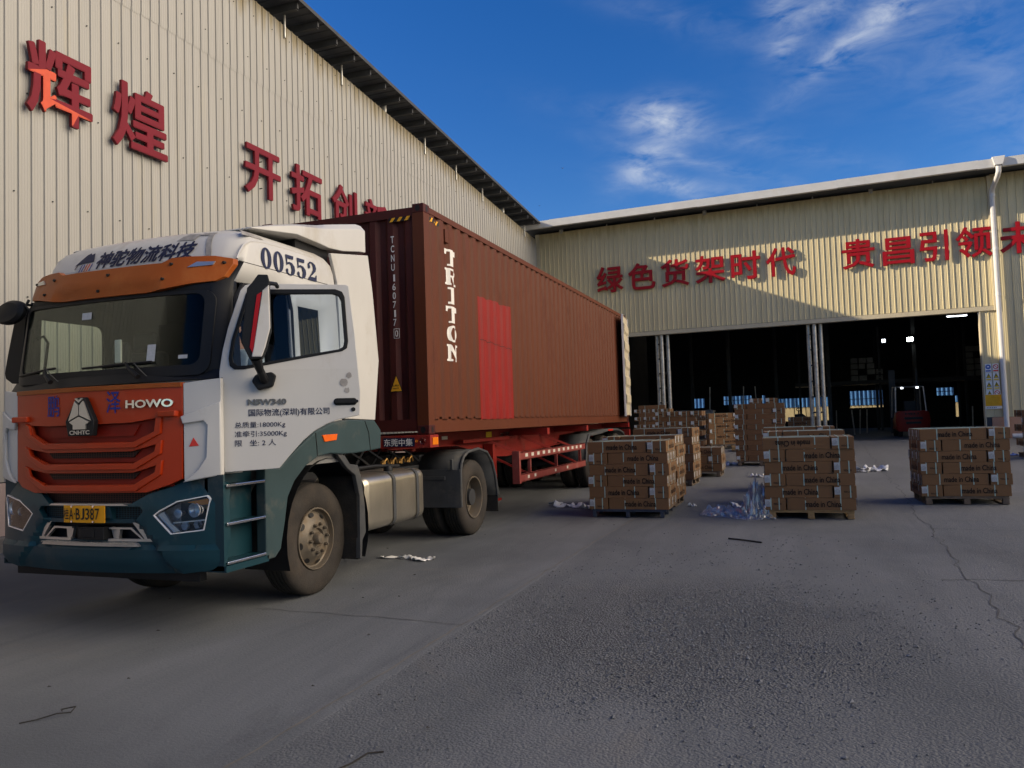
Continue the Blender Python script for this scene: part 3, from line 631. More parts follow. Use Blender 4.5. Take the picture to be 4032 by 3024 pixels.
mb = MB(); fbox(mb, s + .005, s + .515, .05, .055, 1.60, 2.01); mb.build('orange_panel', 'notice_orange', o)
mb = MB()
for k in range(6): f = plane_fn(fp(s + .03 + k * .055, .053, 1.53), E, (0, 0, 1)); mb.add([f(0, 0), f(.04, 0), f(.02, .045)], [(0, 1, 2)])
mb.build('symbol_row', 'black_paint', o)
# lamps inside
o = empty('work_lamp', (5.9, 46.5, 5.3), 'bright white work lamp high on a column inside the hall', 'lamp')
mb = MB(); mb.box((5.75, 46.5, 5.2), (6.07, 46.6, 5.42)); mb.build('lamp_housing', 'dark_steel', o)
mb = MB(); mb.box((5.77, 46.47, 5.22), (6.05, 46.495, 5.40)); mb.build('lamp_lens', 'lamp_glow', o)
o = empty('ceiling_tube_light', (5.6, 33.6, 4.9), 'white tube light under the header at the right of the opening', 'lamp')
mb = MB(); mb.box((5.63, 34.0, 5.13), (6.35, 34.12, 5.2)); mb.build('lamp_housing', 'white_gutter', o)
mb = MB(); mb.cyl((5.65, 34.03, 5.115), (6.33, 34.03, 5.115), .02, 8); mb.build('lamp_tube', 'tube_glow', o)
o = empty('twin_strip_light', (4.9, 47, 5.4), 'small twin strip light left of the bright work lamp', 'lamp')
mb = MB(); mb.box((4.60, 47, 5.28), (4.66, 47.1, 5.44)); mb.box((4.70, 47, 5.28), (4.76, 47.1, 5.44)); mb.build('lamp_tube', 'tube_glow', o)
mb = MB(); mb.box((4.57, 47.1, 5.25), (4.80, 47.15, 5.47)); mb.build('lamp_housing', 'dark_steel', o)
# storage shelf with pale boxes deep inside
sh = empty('storage_shelf', (5, 48, GZ), 'dim steel storage deck with pale boxes deep inside the hall', 'shelf')
mb = MB(); mb.box((0, 47.6, 3.05), (18, 50, 3.25)); mb.build('deck', 'dark_steel', sh)
mb = MB()
for x in (0.2, 4.4, 8.6, 12.8, 17): mb.box((x, 47.7, GZ), (x + .12, 47.85, 6.2)); mb.box((x, 49.8, GZ), (x + .12, 49.95, 6.2))
mb.build('post', 'dark_steel', sh)
pale = mat('pale_carton', (.22, .22, .21), .8, 0, .2, 5)
rnd = random.Random(11); ORD2 = ['lowest', 'second', 'third', 'fourth', 'fifth']
for (xa, cols, rows) in ((3.0, 3, 4), (4.3, 1, 2), (5.9, 1, 1), (8.7, 3, 5), (10.2, 1, 4)):
    for c in range(cols):
        for r_ in range(rows):
            if rnd.random() < .12: continue
            mb = MB(); x = xa + c * .42; z = 3.26 + r_ * .33; w = rnd.uniform(.3, .4); mb.box((x, 47.7, z), (x + w, 48.1, z + .27)); mb.box((x + .02, 47.69, z + .1), (x + w - .02, 47.7, z + .16))
            tag(mb.build('pale_box', 'pale_carton', org=(x, 47.7, z)), 'dim pale box on the hall deck, %s tier, %s of the %s pile' % (ORD2[r_], ['left column', 'middle column', 'right column'][c], {3.0: 'leftmost', 4.3: 'second', 5.9: 'middle', 8.7: 'fourth', 10.2: 'rightmost'}[xa]), 'box', 'pale boxes on the storage deck')

# --- sunlit warehouse on the far right of the yard, outside the picture
rw = empty('right_warehouse', (25, 12, 0), 'cream warehouse closing the yard at the right', 'warehouse')
mb = MB(); sheet(mb, (24.5, -14, 0), (0, 1, 0), (-1, 0, 0), ribs(44, .4, .08, .03, False), lambda s: 0, lambda s: 7.0); mb.build('wall', 'cream_sheet', rw)
mb = MB(); mb.box((24.6, -14, 0), (38, 30, 6.9)); mb.build('core', 'dark_sheet', rw)
mb = MB(); mb.box((24.1, -14.2, 7.0), (38.3, 30.2, 7.2)); mb.build('roof', 'dark_sheet', rw)
# ============================================================ tractor truck
TX = -5.47
TR = empty('tractor_truck', (TX, 5.0, 0), 'white and orange tractor truck with its driver door open', 'truck')
def F(u): u = abs(u); return 4.81 + .12 * u * u + .006 * u ** 10
def sm(a, b, x): t = min(max((x - a) / (b - a), 0), 1); return t * t * (3 - 2 * t)
CU = frange(-1.2, 1.2, .1)
def fpan(name, mt, outline, off=0.0, thick=.02, holes=(), parent=TR, cuts2=(), fn=None, bevel=0, mirror_=False, smooth=30):
    mb = MB()
    for sg_ in ((1, -1) if mirror_ else (1,)):
        ol = [(u * sg_, v) for u, v in outline]; ho = [[(u * sg_, v) for u, v in h] for h in holes]
        mb.prism(ol, fn or (lambda u, z: (TX + u, F(u) + off, z)), CU, cuts2, thick, (0, 1, 0), ho)
    return mb.build(name, mt, parent, smooth=smooth, bevel=bevel)
mat('black_mesh', (.02, .018, .016), .6)
def honey(M):
    t = M.node_tree; P = t.nodes['Principled BSDF']; c = t.nodes.new('ShaderNodeTexCoord'); mp = t.nodes.new('ShaderNodeMapping'); mp.inputs['Scale'].default_value = (38, 1, 60); v = t.nodes.new('ShaderNodeTexVoronoi'); v.inputs['Randomness'].default_value = .05; v.feature = 'DISTANCE_TO_EDGE'; v.inputs['Scale'].default_value = 1
    t.links.new(c.outputs['Object'], mp.inputs[0]); t.links.new(mp.outputs[0], v.inputs[0]); r = t.nodes.new('ShaderNodeMapRange'); r.inputs['From Min'].default_value = .05; r.inputs['From Max'].default_value = .12; t.links.new(v.outputs['Distance'], r.inputs[0])
    mx = t.nodes.new('ShaderNodeMixRGB'); mx.inputs[1].default_value = P.inputs['Base Color'].default_value if 0 else (.05, .05, .05, 1); mx.inputs[2].default_value = (.004, .004, .004, 1); t.links.new(r.outputs[0], mx.inputs[0]); t.links.new(mx.outputs[0], P.inputs['Base Color']); return mx
hx = honey(MT['black_mesh']); hx.inputs[1].default_value = (.10, .03, .02, 1)
mat('teal_mesh', (.02, .03, .03), .6); hx = honey(MT['teal_mesh']); hx.inputs[1].default_value = (.018, .06, .075, 1)
# cab shell, ring by ring
LV = [(1.27, 4.95, 1.16, 6.86), (2.03, 4.93, 1.16, 6.86), (2.13, 4.93, 1.16, 6.86), (2.76, 5.01, 1.13, 6.86), (2.86, 5.05, 1.12, 6.86), (3.05, 5.19, 1.115, 6.85), (3.10, 5.205, 1.113, 6.84), (3.17, 5.232, 1.11, 6.83), (3.25, 5.272, 1.10, 6.80),
      (3.31, 5.325, 1.07, 6.74), (3.355, 5.40, 1.01, 6.67), (3.39, 5.50, .92, 6.60), (3.42, 5.66, .72, 6.50), (3.44, 5.9, .4, 6.4)]
TF = [-1, -.985, -.955, -.91, -.87, -.75, -.5, -.25, 0, .25, .5, .75, .87, .91, .955, .985, 1]
def ring(z, y0_, w, yr):
    P = [(TX + t * w, y0_ + .095 * t * t + .13 * abs(t) ** 12, z) for t in TF]
    n0 = len(P); yf_ = P[-1][1]
    sy = [max(y, yf_ + .03 * (i + 1)) for i, y in enumerate((5.30, 6.02, 6.14, 6.48))]; sy = [min(y, yr - .12 + .02 * i) for i, y in enumerate(sy)]
    P += [(TX + w, y, z) for y in sy] + [(TX + w, yr - .07, z), (TX + w - .02, yr - .02, z), (TX + w - .07, yr, z), (TX - w + .07, yr, z), (TX - w + .02, yr - .02, z), (TX - w, yr - .07, z)] + [(TX - w, y, z) for y in sy[::-1]]
    return P
RG = [ring(*l) for l in LV]; NR = len(RG[0])
body, trim, bw = MB(), MB(), []
for k in range(len(RG) - 1):
    z0, z1 = LV[k][0], LV[k + 1][0]
    for i in range(NR):
        j = (i + 1) % NR; q = [RG[k][i], RG[k][j], RG[k + 1][j], RG[k + 1][i]]; front = i < 16
        tgt = body
        if front:
            if 4 <= i <= 11 and 2.12 < z0 < 2.7: continue
            if 2.0 < z0 < 3.04: tgt = trim
        elif i == 16 or i == NR - 1: tgt = trim if 2.0 < z0 < 2.85 else body
        elif i == 17 and z0 < 2.85: continue                      # open driver doorway
        elif i == NR - 2 and 2.12 < z0 < 2.7: continue            # passenger window
        elif i == 19 and 2.12 < z0 < 2.7: continue                # small rear side window
        tgt.add(q, [(0, 1, 2, 3)])
body.add(RG[-1], [tuple(range(NR))])
def shell(mb, name, mt):
    o = mb.build(name, [mt, 'cab_inside'], TR)
    bm = bmesh.new(); bm.from_mesh(o.data); bmesh.ops.remove_doubles(bm, verts=bm.verts, dist=1e-5); bm.to_mesh(o.data); bm.free()
    o.data.polygons.foreach_set('use_smooth', [True] * len(o.data.polygons)); o.data.set_sharp_from_angle(angle=R(38))
    s = o.modifiers.new('solid', 'SOLIDIFY'); s.thickness = .035; s.offset = -1; s.material_offset = 1; s.material_offset_rim = 0; return o
cab = shell(body, 'cab_body', 'truck_white'); shell(trim, 'windscreen_surround', 'black_plastic')
def rr(x0, x1, z0, z1, r, n=5):   # rounded rectangle outline
    P = []
    for cx, cz, a in ((x1 - r, z0 + r, -90), (x1 - r, z1 - r, 0), (x0 + r, z1 - r, 90), (x0 + r, z0 + r, 180)):
        for i in range(n + 1): t = R(a + 90 * i / n); P.append((cx + r * math.cos(t), cz + r * math.sin(t)))
    return P
# windscreen
def wsf(u, z): 
    a = (z - 2.13) / .63; w = 1.16 - .03 * a; t = abs(u) / w
    return (TX + u, 4.93 + .08 * a + .095 * t * t + .13 * t ** 12 - .006, z)
mb = MB(); mb.prism(rr(-1.02, 1.02, 2.10, 2.765, .05), wsf, CU, (), .006); ws = mb.build('windscreen', 'windscreen', TR, smooth=30)
mb = MB(); mb.prism(rr(-1.06, 1.06, 2.07, 2.775, .1), lambda u, z: Vector(wsf(u, z)) + Vector((0, -.008, 0)), CU, (), .012, holes=[rr(-.985, .985, 2.155, 2.745, .08)]); mb.build('windscreen_seal', 'rubber' if 0 else 'black_plastic', TR, smooth=30)
mb = MB(); mb.prism(rr(5.29, 6.03, 2.12, 2.77, .06), lambda y, z: (TX - 1.13, y, z), thick=.006, dirn=(1, 0, 0)); mb.build('passenger_window', 'windscreen', TR)
mb = MB(); mb.prism([(5.2, 2.0), (6.1, 2.0), (6.1, 2.85), (5.2, 2.85)], lambda y, z: (TX - 1.11, y, z), thick=.03, dirn=(1, 0, 0), holes=[rr(5.22, 5.98, 2.13, 2.70, .08)]); mb.build('window_frame_trim', 'cab_trim_grey', TR)
mb = MB(); mb.prism(rr(6.12, 6.50, 2.10, 2.79, .07), lambda y, z: (TX + 1.152 + (2.13 - z) * .045, y, z), thick=.02, dirn=(-1, 0, 0)); mb.build('rear_side_window', 'dark_glass', TR)
# doorway rubber seal
mb = MB(); pth = [(TX + 1.165 - (z > 2.1) * .035, y, z) for y, z in ((5.16, 1.30), (5.17, 2.05), (5.27, 2.72), (5.36, 2.84), (5.7, 2.86), (6.0, 2.85), (6.04, 2.7), (6.04, 1.6), (5.9, 1.35), (5.6, 1.3))]; mb.tube(pth, .02, 6); mb.build('doorway_seal', 'black_plastic', TR, smooth=True)
# stickers on the windscreen
mb = MB()
for (u0, u1, z0, z1) in ((-.24, -.13, 2.60, 2.66), (.50, .58, 2.20, 2.34), (.80, .88, 2.21, 2.24)): mb.prism([(u0, z0), (u1, z0), (u1, z1), (u0, z1)], lambda u, z: Vector(wsf(u, z)) + Vector((0, -.002, 0)), CU, (), .001)
mb.build('windscreen_sticker', 'paper_label', TR)
# cab interior
mb = MB(); mb.box((TX - 1.1, 5.10, 1.35), (TX + 1.05, 5.45, 2.10)); mb.box((TX - .25, 5.05, 2.08), (TX + .55, 5.42, 2.16)); mb.build('dashboard', 'cab_inside', TR, bevel=.03)
mb = MB(); mb.box((TX - 1.12, 5.2, 1.28), (TX + 1.12, 6.8, 1.34)); mb.box((TX - 1.1, 6.72, 1.3), (TX + 1.1, 6.8, 2.8)); mb.build('cab_floor', 'cab_inside', TR)
for sx in (-.62, .65):
    mb = MB(); x = TX + sx
    mb.box((x - .25, 5.62, 1.62), (x + .25, 6.1, 1.80)); mb.box((x - .24, 6.0, 1.78), (x + .24, 6.14, 2.42)); mb.box((x - .14, 6.02, 2.44), (x + .14, 6.12, 2.62)); mb.box((x - .15, 5.7, 1.32), (x + .15, 6.0, 1.64)); mb.build('seat', 'cab_trim_grey' if sx < 0 else 'cab_inside', TR, bevel=.04)
mb = MB(); c = Vector((TX + .66, 5.50, 2.06)); ax = Vector((0, .45, .9)).normalized(); a = Vector((1, 0, 0)); b = ax.cross(a)
pts = [c + (a * math.cos(t) + b * math.sin(t)) * .22 for t in [i * math.pi / 12 for i in range(25)]]; mb.tube(pts, .015, 8)
for t in (.5, 2.6, 4.7): mb.tube([c, c + (a * math.cos(t) + b * math.sin(t)) * .21], .014, 6)
mb.cyl(c, c - ax * .3, .03); mb.build('steering_wheel', 'black_plastic', TR, smooth=True)
mb = MB(); mb.tube([(TX - .96, 5.14, 2.50), (TX - .90, 5.16, 2.52), (TX - .86, 5.17, 2.46), (TX - .88, 5.15, 2.2), (TX - .90, 5.15, 2.12)], .013, 8); mb.build('grab_handle', 'black_plastic', TR, smooth=True)
mb = MB(); mb.box((TX - .16, 5.22, 2.16), (TX + .02, 5.28, 2.42)); mb.build('dash_screen', 'black_plastic', TR, bevel=.03)
mb = MB(); mb.box((TX + .03, 5.07, 2.22), (TX + .10, 5.09, 2.42)); mb.build('toll_unit', 'decal_white', TR, bevel=.008)
# visor
def vis(u, z): t = abs(u) / 1.09; c = min(1, max(0, (2.875 - z) / .07)); return (TX + u, 4.955 + .215 * t ** 3 + (z - 2.81) * .38 + .035 * c * (abs(u) < .60 or 1) * (1 - sm(.5, .62, abs(u))), z)
vo = [(0, 2.775), (.45, 2.775), (.62, 2.79), (.85, 2.83), (1.03, 2.85), (1.085, 2.89), (1.125, 3.0), (1.115, 3.05), (.98, 3.075), (.80, 3.075), (.64, 3.07), (.555, 3.03), (0, 3.028)]
vo2 = vo + [(-u, z) for u, z in vo[::-1] if u > 0]
mb = MB(); mb.prism(vo2, vis, CU + [-.58, .58], (2.84, 2.875, 2.94), .06); vz = mb.build('sun_visor', 'visor_orange', TR, smooth=28, bevel=.006)
for u, z in ((-.65, 2.99), (.03, 2.965), (.65, 3.01), (1.06, 3.01), (-1.05, 3.01), (-.74, 2.865), (-.05, 2.83), (.61, 2.88)):
    mb = MB(); p = Vector(vis(u, z)); mb.cyl(p + Vector((0, .01, 0)), p + Vector((0, -.014, .004)), .017, 8, .011); mb.build('visor_bolt', 'black_plastic', vz)
for s_ in (1, -1):
    mb = MB(); ol = [(.80, 2.975), (.99, 2.992), (1.0, 3.022), (.865, 3.022)]; mb.prism([(u * s_, z) for u, z in ol], lambda u, z: Vector(vis(u, z)) + Vector((0, -.012, 0)), (), (), .02); mb.build('marker_lamp', 'satin_silver', vz)
# roof lettering and logo
def sidex_(z):
    for (a, b) in zip(LV[:-1], LV[1:]):
        if a[0] <= z <= b[0]: return TX + a[2] + (b[2] - a[2]) * (z - a[0]) / (b[0] - a[0])
def roofy(u, z):
    zs = [l[0] for l in LV]; k = max(i for i in range(len(zs)) if zs[i] <= z + 1e-6); k = min(k, len(zs) - 2); a = (z - zs[k]) / (zs[k + 1] - zs[k])
    y0_ = LV[k][1] * (1 - a) + LV[k + 1][1] * a; w = LV[k][2] * (1 - a) + LV[k + 1][2] * a; t = min(1, abs(u) / w); return Vector((TX + u, y0_ + .095 * t * t + .13 * t ** 12 - .007, z))
mb = MB(); text(mb, '神驼物流科技', lambda x, y: roofy(-.35 + x + y * .25, 3.085 + y), 1.06, .165, bold=.035, cuts=frange(0, 1, .12)); mb.build('lettering', 'decal_navy', cab)
mb = MB(); P = [(-.62, 3.145), (-.56, 3.195), (-.50, 3.245), (-.465, 3.262), (-.44, 3.24), (-.41, 3.255), (-.385, 3.20), (-.375, 3.165), (-.48, 3.165), (-.57, 3.155)]
mb.add([roofy(u, z) for u, z in P], [tuple(range(len(P)))]); mb.build('logo_mountain', 'decal_navy', cab)
for k, mt in enumerate(('decal_navy', 'paper_label', 'decal_blue', 'decal_blue', 'truck_orange', 'lamp_red', 'decal_blue')):
    mb = MB(); u = -.61 + k * .033; z0 = 3.08 + (0.03 if k < 1 else 0); mb.add([roofy(u, z0), roofy(u + .013, z0), roofy(u + .035, 3.15), roofy(u + .022, 3.15)], [(0, 1, 2, 3)]); mb.build('logo_stripe', mt, cab)
mat('tape_grey', (.28, .27, .26), .7, 0, .3, 12)
mb = MB(); mb.tube([(sidex_(z) - .006, y, z) for y, z in ((5.33, 3.06), (5.37, 3.13), (5.43, 3.20), (5.52, 3.245), (5.7, 3.27), (6.1, 3.285), (6.45, 3.28))], .011, 6); mb.build('roof_trim', 'truck_white', cab, smooth=True)
mb = MB(); mb.tube([(sidex_(3.045) - .001, y, 3.045) for y in (5.35, 5.8, 6.3, 6.82)], .004, 4); mb.build('panel_seam', 'black_plastic', cab)
for P in ([(.50, 3.27), (.68, 3.26), (.70, 3.33), (.56, 3.345)], [(.78, 3.34), (.83, 3.335), (.90, 3.08), (.85, 3.08)], [(.70, 3.345), (.82, 3.335), (.80, 3.30), (.70, 3.31)]):
    mb = MB(); mb.prism(P, roofy, frange(-1, 1, .05), frange(3.05, 3.4, .03), .002, (0, 1, 0)); mb.build('tape_patch', 'tape_grey', cab)
mb = MB(); mb.prism([(5.42, 3.29), (5.72, 3.30), (5.68, 3.345), (5.47, 3.345)], lambda y, z: (sidex_(z) + .006, y, z), (), frange(3.28, 3.36, .02), .002, (-1, 0, 0)); mb.build('tape_patch', 'tape_grey', cab)
# side roof number, thick and thin strokes
G5 = [(.10, 1), (.86, 1), (.80, .82), (.22, .82), (.20, .60), (.40, .66), (.68, .62), (.90, .46), (.94, .28), (.84, .08), (.60, -.02), (.34, -.02), (.12, .06), (.04, .2), (.14, .3), (.26, .24), (.24, .10), (.40, .03), (.55, .06), (.62, .28), (.56, .5), (.40, .56), (.22, .50), (.12, .46)]
G2 = [(.06, .72), (.10, .88), (.30, 1), (.58, 1), (.84, .9), (.92, .72), (.84, .54), (.56, .36), (.28, .20), (.78, .20), (.88, .34), (.94, .34), (.90, 0), (.04, 0), (.06, .10), (.44, .42), (.60, .60), (.60, .84), (.46, .94), (.28, .92), (.24, .82), (.30, .74), (.22, .62), (.10, .62)]
def ell(rx, ry, n=24): return [(.5 + rx * math.cos(i * 2 * math.pi / n), .5 + ry * math.sin(i * 2 * math.pi / n)) for i in range(n)]
mb = MB()
def sidex(z):
    for (a, b) in zip(LV[:-1], LV[1:]):
        if a[0] <= z <= b[0]: return TX + a[2] + (b[2] - a[2]) * (z - a[0]) / (b[0] - a[0]) + .008
for i, g in enumerate((0, 0, G5, G5, G2)):
    ol, ho = (ell(.46, .52), [ell(.17, .44)]) if g == 0 else (g, [])
    mb.prism(ol, lambda a, b, i=i: (sidex(3.03 + b * .185) , 5.63 + i * .175 + a * .155, 3.04 + b * .185), thick=.003, dirn=(-1, 0, 0), holes=ho)
mb.build('fleet_number', 'decal_navy', cab)
# door lettering helpers below; orange front panel with three slots
slots = [[(-.69, 1.71), (-.66, 1.635), (-.47, 1.555), (.47, 1.55), (.665, 1.63), (.68, 1.735), (.45, 1.705), (0, 1.70), (-.45, 1.70)],
         [(-.71, 1.51), (-.69, 1.46), (-.465, 1.382), (.47, 1.38), (.69, 1.47), (.69, 1.53), (.45, 1.475), (-.45, 1.475)],
         [(-.75, 1.345), (-.735, 1.285), (-.49, 1.207), (.485, 1.21), (.715, 1.305), (.715, 1.37), (.47, 1.305), (-.47, 1.305)]]
og = [(-.905, 2.005), (.905, 2.005), (.895, 1.25), (.79, 1.205), (.585, 1.145), (-.64, 1.14), (-.83, 1.185), (-.905, 1.24)]
gp = fpan('front_panel', 'truck_orange', og, 0, .03, slots, bevel=.004)
fpan('panel_top_edge', 'visor_orange', [(-.9, 1.975), (.9, 1.975), (.9, 2.012), (-.9, 2.012)], -.012, .05, parent=gp, bevel=.005)
for k, sl in enumerate(slots):
    zt = max(z for u, z in sl)
    fpan('grille_recess', 'grille_orange', [(-.78, sl[2][1] - .02), (.78, sl[2][1] - .02), (.78, zt + .02), (-.78, zt + .02)], .055, .01, parent=gp)
    a = sl[2][1] + .045; b = a + (.09 if k == 0 else .055)
    fpan('grille_mesh', 'black_mesh' if k else 'grille_orange', [(-.44 + .0 * k, a), (.44, a), (.50, b), (-.50, b)], .038, .012, parent=gp)
    bar = [(-.76, sl[0][1] + .02), (-.735, sl[1][1] - .01), (-.5, sl[2][1] - .05), (.5, sl[2][1] - .05), (.725, sl[4][1] - .02), (.74, sl[5][1] + .03), (.69, sl[5][1] + .0), (.675, sl[4][1]), (.475, sl[3][1] - .005), (-.475, sl[2][1] - .005), (-.67, sl[1][1] - .002), (-.70, sl[0][1])]
    fpan('grille_bar', 'truck_orange', bar, -.020, .024, parent=gp, bevel=.006)
mb = MB(); f_ = lambda u0, z0: (lambda x, y: (TX + u0 + x, F(u0 + x) - .006, z0 + y))
text(mb, '鹏', f_(-.45, 1.775), .15, .18, bold=.006); text(mb, '泽', f_(.22, 1.785), .14, .18, bold=.006); mb.build('lettering', 'decal_blue', gp)
mb = MB(); text(mb, 'HOWO', lambda x, y: (TX + .42 + x, F(.42 + x) - .02, 1.82 + y), .42, .065, bold=.03, thick=.018, cuts=(.1, .2, .3)); mb.build('badge_letters', 'chrome', gp)
em = [(-.05, 1.925), (.03, 1.925), (.135, 1.73), (.12, 1.61), (-.145, 1.61), (-.175, 1.73)]
e0 = fpan('emblem', 'black_plastic', em, -.05, .05, parent=gp, bevel=.006); cu = -.01
mb = MB()
for P in ([(-.055, 1.895), (-.015, 1.86), (-.015, 1.78), (-.125, 1.735)], [(.035, 1.895), (-.005, 1.86), (-.005, 1.78), (.11, 1.735)], [(-.115, 1.725), (-.01, 1.768), (.10, 1.725), (.06, 1.70), (.06, 1.665), (-.075, 1.665), (-.075, 1.70)], [(-.055, 1.915), (-.01, 1.88), (.035, 1.915), (.015, 1.918), (-.01, 1.898), (-.035, 1.918)]):
    mb.prism(P, lambda u, z: (TX + u, F(u) - .062, z), thick=.012)
mb.build('emblem_facets', 'satin_silver', gp)
mb = MB(); text(mb, 'CNHTC', lambda x, y: (TX - .12 + x, F(0) - .055, 1.622 + y), .215, .034, bold=.02, thick=.004); mb.build('badge_letters', 'satin_silver', gp)
# corner deflectors in white
for s_ in (1, -1):
    mb = MB(); mb.prism([(.912 * s_, 1.23), (1.19 * s_, 1.27), (1.19 * s_, 2.035), (.912 * s_, 2.005)], lambda u, z: (TX + u, F(u), z), CU, (), .03); d_ = mb.build('corner_deflector', 'truck_white', TR, smooth=30, bevel=.004)
    mb = MB(); mb.prism([(u * s_, z) for u, z in ((.90, 1.74), (1.20, 1.85), (1.20, 1.27), (.912, 1.22), (1.03, 1.31), (1.10, 1.42), (1.11, 1.66), (1.08, 1.70), (.92, 1.68))], lambda u, z: (TX + u, F(u) - .028, z), CU, (), .03); mb.build('deflector_lip', 'truck_white', d_, smooth=30, bevel=.008)
    if s_ > 0:
        mb = MB(); mb.prism([(.955, 1.50), (1.03, 1.505), (.99, 1.57)], lambda u, z: (TX + u, F(u) - .004, z), thick=.003); mb.build('sticker', 'lamp_red', d_)
    mb = MB(); mb.box((TX + s_ * .80 - .09, F(.85) - .06, 1.74), (TX + s_ * .80 + .09, F(.8), 1.79)); mb.build('latch', 'truck_orange', d_, bevel=.01)
    mb = MB(); mb.prism([(y, z) for y, z in ((5.02, 1.27), (5.30, 1.27), (5.30, 2.03), (5.02, 2.03))], lambda y, z, s_=s_: (TX + s_ * 1.205, y, z), thick=.03, dirn=(-s_, 0, 0)); 
    if s_ < 0: mb.build('corner_side', 'truck_white', d_)
# wiper cowl and wipers
mb = MB(); mb.prism([(-1.17, 2.01), (1.17, 2.035), (1.15, 2.115), (-1.15, 2.10)], lambda u, z: (TX + u, F(u) + .035 + (z - 2.0) * .6, z), CU, (), .06); mb.build('wiper_cowl', 'black_plastic', TR, smooth=30, bevel=.008)
for u0, u1, ua in ((-.42, -.98, -.60), (.52, -.15, .32)):
    mb = MB(); p = Vector((TX + u0, F(u0) + .0, 2.07)); q = Vector(wsf(ua, 2.20)) + Vector((0, -.03, 0))
    mb.tube([p, p.lerp(q, .5) + Vector((0, -.02, 0)), q], [.022, .016, .009], 8); w_ = mb.build('wiper_arm', 'black_plastic', TR, smooth=True)
    mb = MB(); mb.tube([Vector(wsf(ua + (.25 if u1 > -.5 else .12), 2.195)) + Vector((0, -.02, 0)), Vector(wsf(ua, 2.19)) + Vector((0, -.02, 0)), Vector(wsf(u1, 2.155 + (0.02 if u1 > -.5 else 0))) + Vector((0, -.02, 0))], .010, 6); mb.build('wiper_blade', 'black_plastic', w_, smooth=True)
    mb = MB(); mb.tube([p + Vector((.1, -.01, 0)), p + Vector((.06, -.05, .06)), p + Vector((0, -.04, .11)), p + Vector((-.03, -.02, .1))], .004, 5); mb.build('washer_hose', 'grey_plastic', w_)
# bumper
lamp = [(.65, .965), (.70, 1.0), (.855, 1.075), (1.095, 1.115), (1.12, 1.085), (1.07, .84), (.80, .812)]
mgr = [(.25, 1.035), (.535, 1.035), (.565, 1.0), (.505, .935), (.25, .932)]
cen = [(-.57, .765), (-.44, .90), (.44, .90), (.57, .765)]
def bf(u, z):
    y = F(u) - .012
    if z < .69: y -= .022
    if z < .60: y += (.60 - z) * .35
    ub = .50 + (.92 - z) * .88
    if z < .95: y += .035 * (1 - sm(ub - .03, ub + .01, abs(u)))
    if z > 1.05: y += (z - 1.05) * .35
    return (TX + u, y, z)
bo = [(0, .50), (.9, .505), (1.12, .53), (1.205, .58), (1.22, .75), (1.215, 1.0), (1.20, 1.19), (1.05, 1.265), (.90, 1.235), (.80, 1.19), (.59, 1.13), (.45, 1.055), (0, 1.05)]
bo = bo + [(-u * .955, z) for u, z in bo[::-1] if u > 0]
mb = MB(); neg = lambda l: [(-u, z) for u, z in l]
mb.prism(bo, bf, frange(-1.2, 1.2, .05), (.52, .56, .60, .64, .685, .69, .73, .77, .81, .85, .89, .93, 1.05, 1.12), .05, holes=[lamp, neg(lamp), mgr, neg(mgr), cen]); bp = mb.build('front_bumper', 'truck_teal', TR, smooth=25)
mb = MB(); mb.prism([(5.0, .55), (5.02, .55), (5.03, 1.2), (5.0, 1.2)], lambda y, z: (TX + 1.225, y, z), thick=.03, dirn=(-1, 0, 0)); 
for s_ in (1, -1):
    mb = MB(); mb.prism([(F(1.2) - .02, .54), (5.02, .54), (5.02, 1.22), (F(1.2) - .01, 1.2)], lambda y, z, s_=s_: (TX + (1.222 if s_ > 0 else -1.167), y, z), thick=.04, dirn=(-s_, 0, 0)); mb.build('bumper_end', 'truck_teal', bp)
fpan('mesh_insert', 'teal_mesh', [(-.6, .91), (.6, .91), (.6, 1.05), (-.6, 1.05)], .05, .01, parent=bp)
fpan('upper_mesh', 'black_mesh', [(-.62, 1.04), (.62, 1.04), (.62, 1.16), (-.62, 1.16)], .075, .01, parent=bp)
fpan('lower_backing', 'black_plastic', [(-.66, .72), (.66, .72), (.66, .92), (-.66, .92)], .12, .01, parent=bp)
mb = MB()
for s_ in (1, -1):
    mb.prism([(u * s_, z) for u, z in ((.44, .905), (.52, .905), (.66, .755), (.20, .755), (.20, .775), (.55, .775))], lambda u, z: (TX + u, F(u) + .02, z), CU, (), .03)
    mb.prism([(u * s_, z) for u, z in ((.20, .865), (.42, .865), (.53, .775), (.51, .775), (.41, .85), (.20, .85))], lambda u, z: (TX + u, F(u) + .03, z), CU, (), .03)
    mb.prism([(u * s_, z) for u, z in ((.20, .865), (.29, .85), (.28, .77), (.23, .765))], lambda u, z: (TX + u, F(u) + .05, z), CU, (), .03)
mb.build('silver_frame', 'satin_silver', bp)
mb = MB(); mb.box((TX - .09, F(0) - .01, .768), (TX + .19, F(0) + .12, .872)); mb.box((TX - .06, F(0) - .018, .785), (TX + .09, F(0) - .008, .858)); mb.build('radar_box', 'black_plastic', bp, bevel=.008)
fpan('step_plate', 'satin_silver', [(-.40, 1.045), (.43, 1.045), (.40, 1.06), (-.37, 1.06)], -.03, .08, parent=bp)
fpan('step_plate', 'satin_silver', [(-.53, .718), (.52, .718), (.49, .745), (-.50, .745)], -.01, .08, parent=bp)
mb = MB()
for s_ in (-1, 1):
    for k in range(14): mb.box((TX + s_ * (.03 + k * .034) - .012, F(.3) - .03, .746), (TX + s_ * (.03 + k * .034) + .012, F(.3) + .03, .750))
mb.build('step_tread', 'satin_silver', bp)
mb = MB(); mb.box((TX - 1.0, 4.98, .43), (TX + .99, 5.06, .51)); mb.build('under_bar', 'black_plastic', bp, bevel=.005)
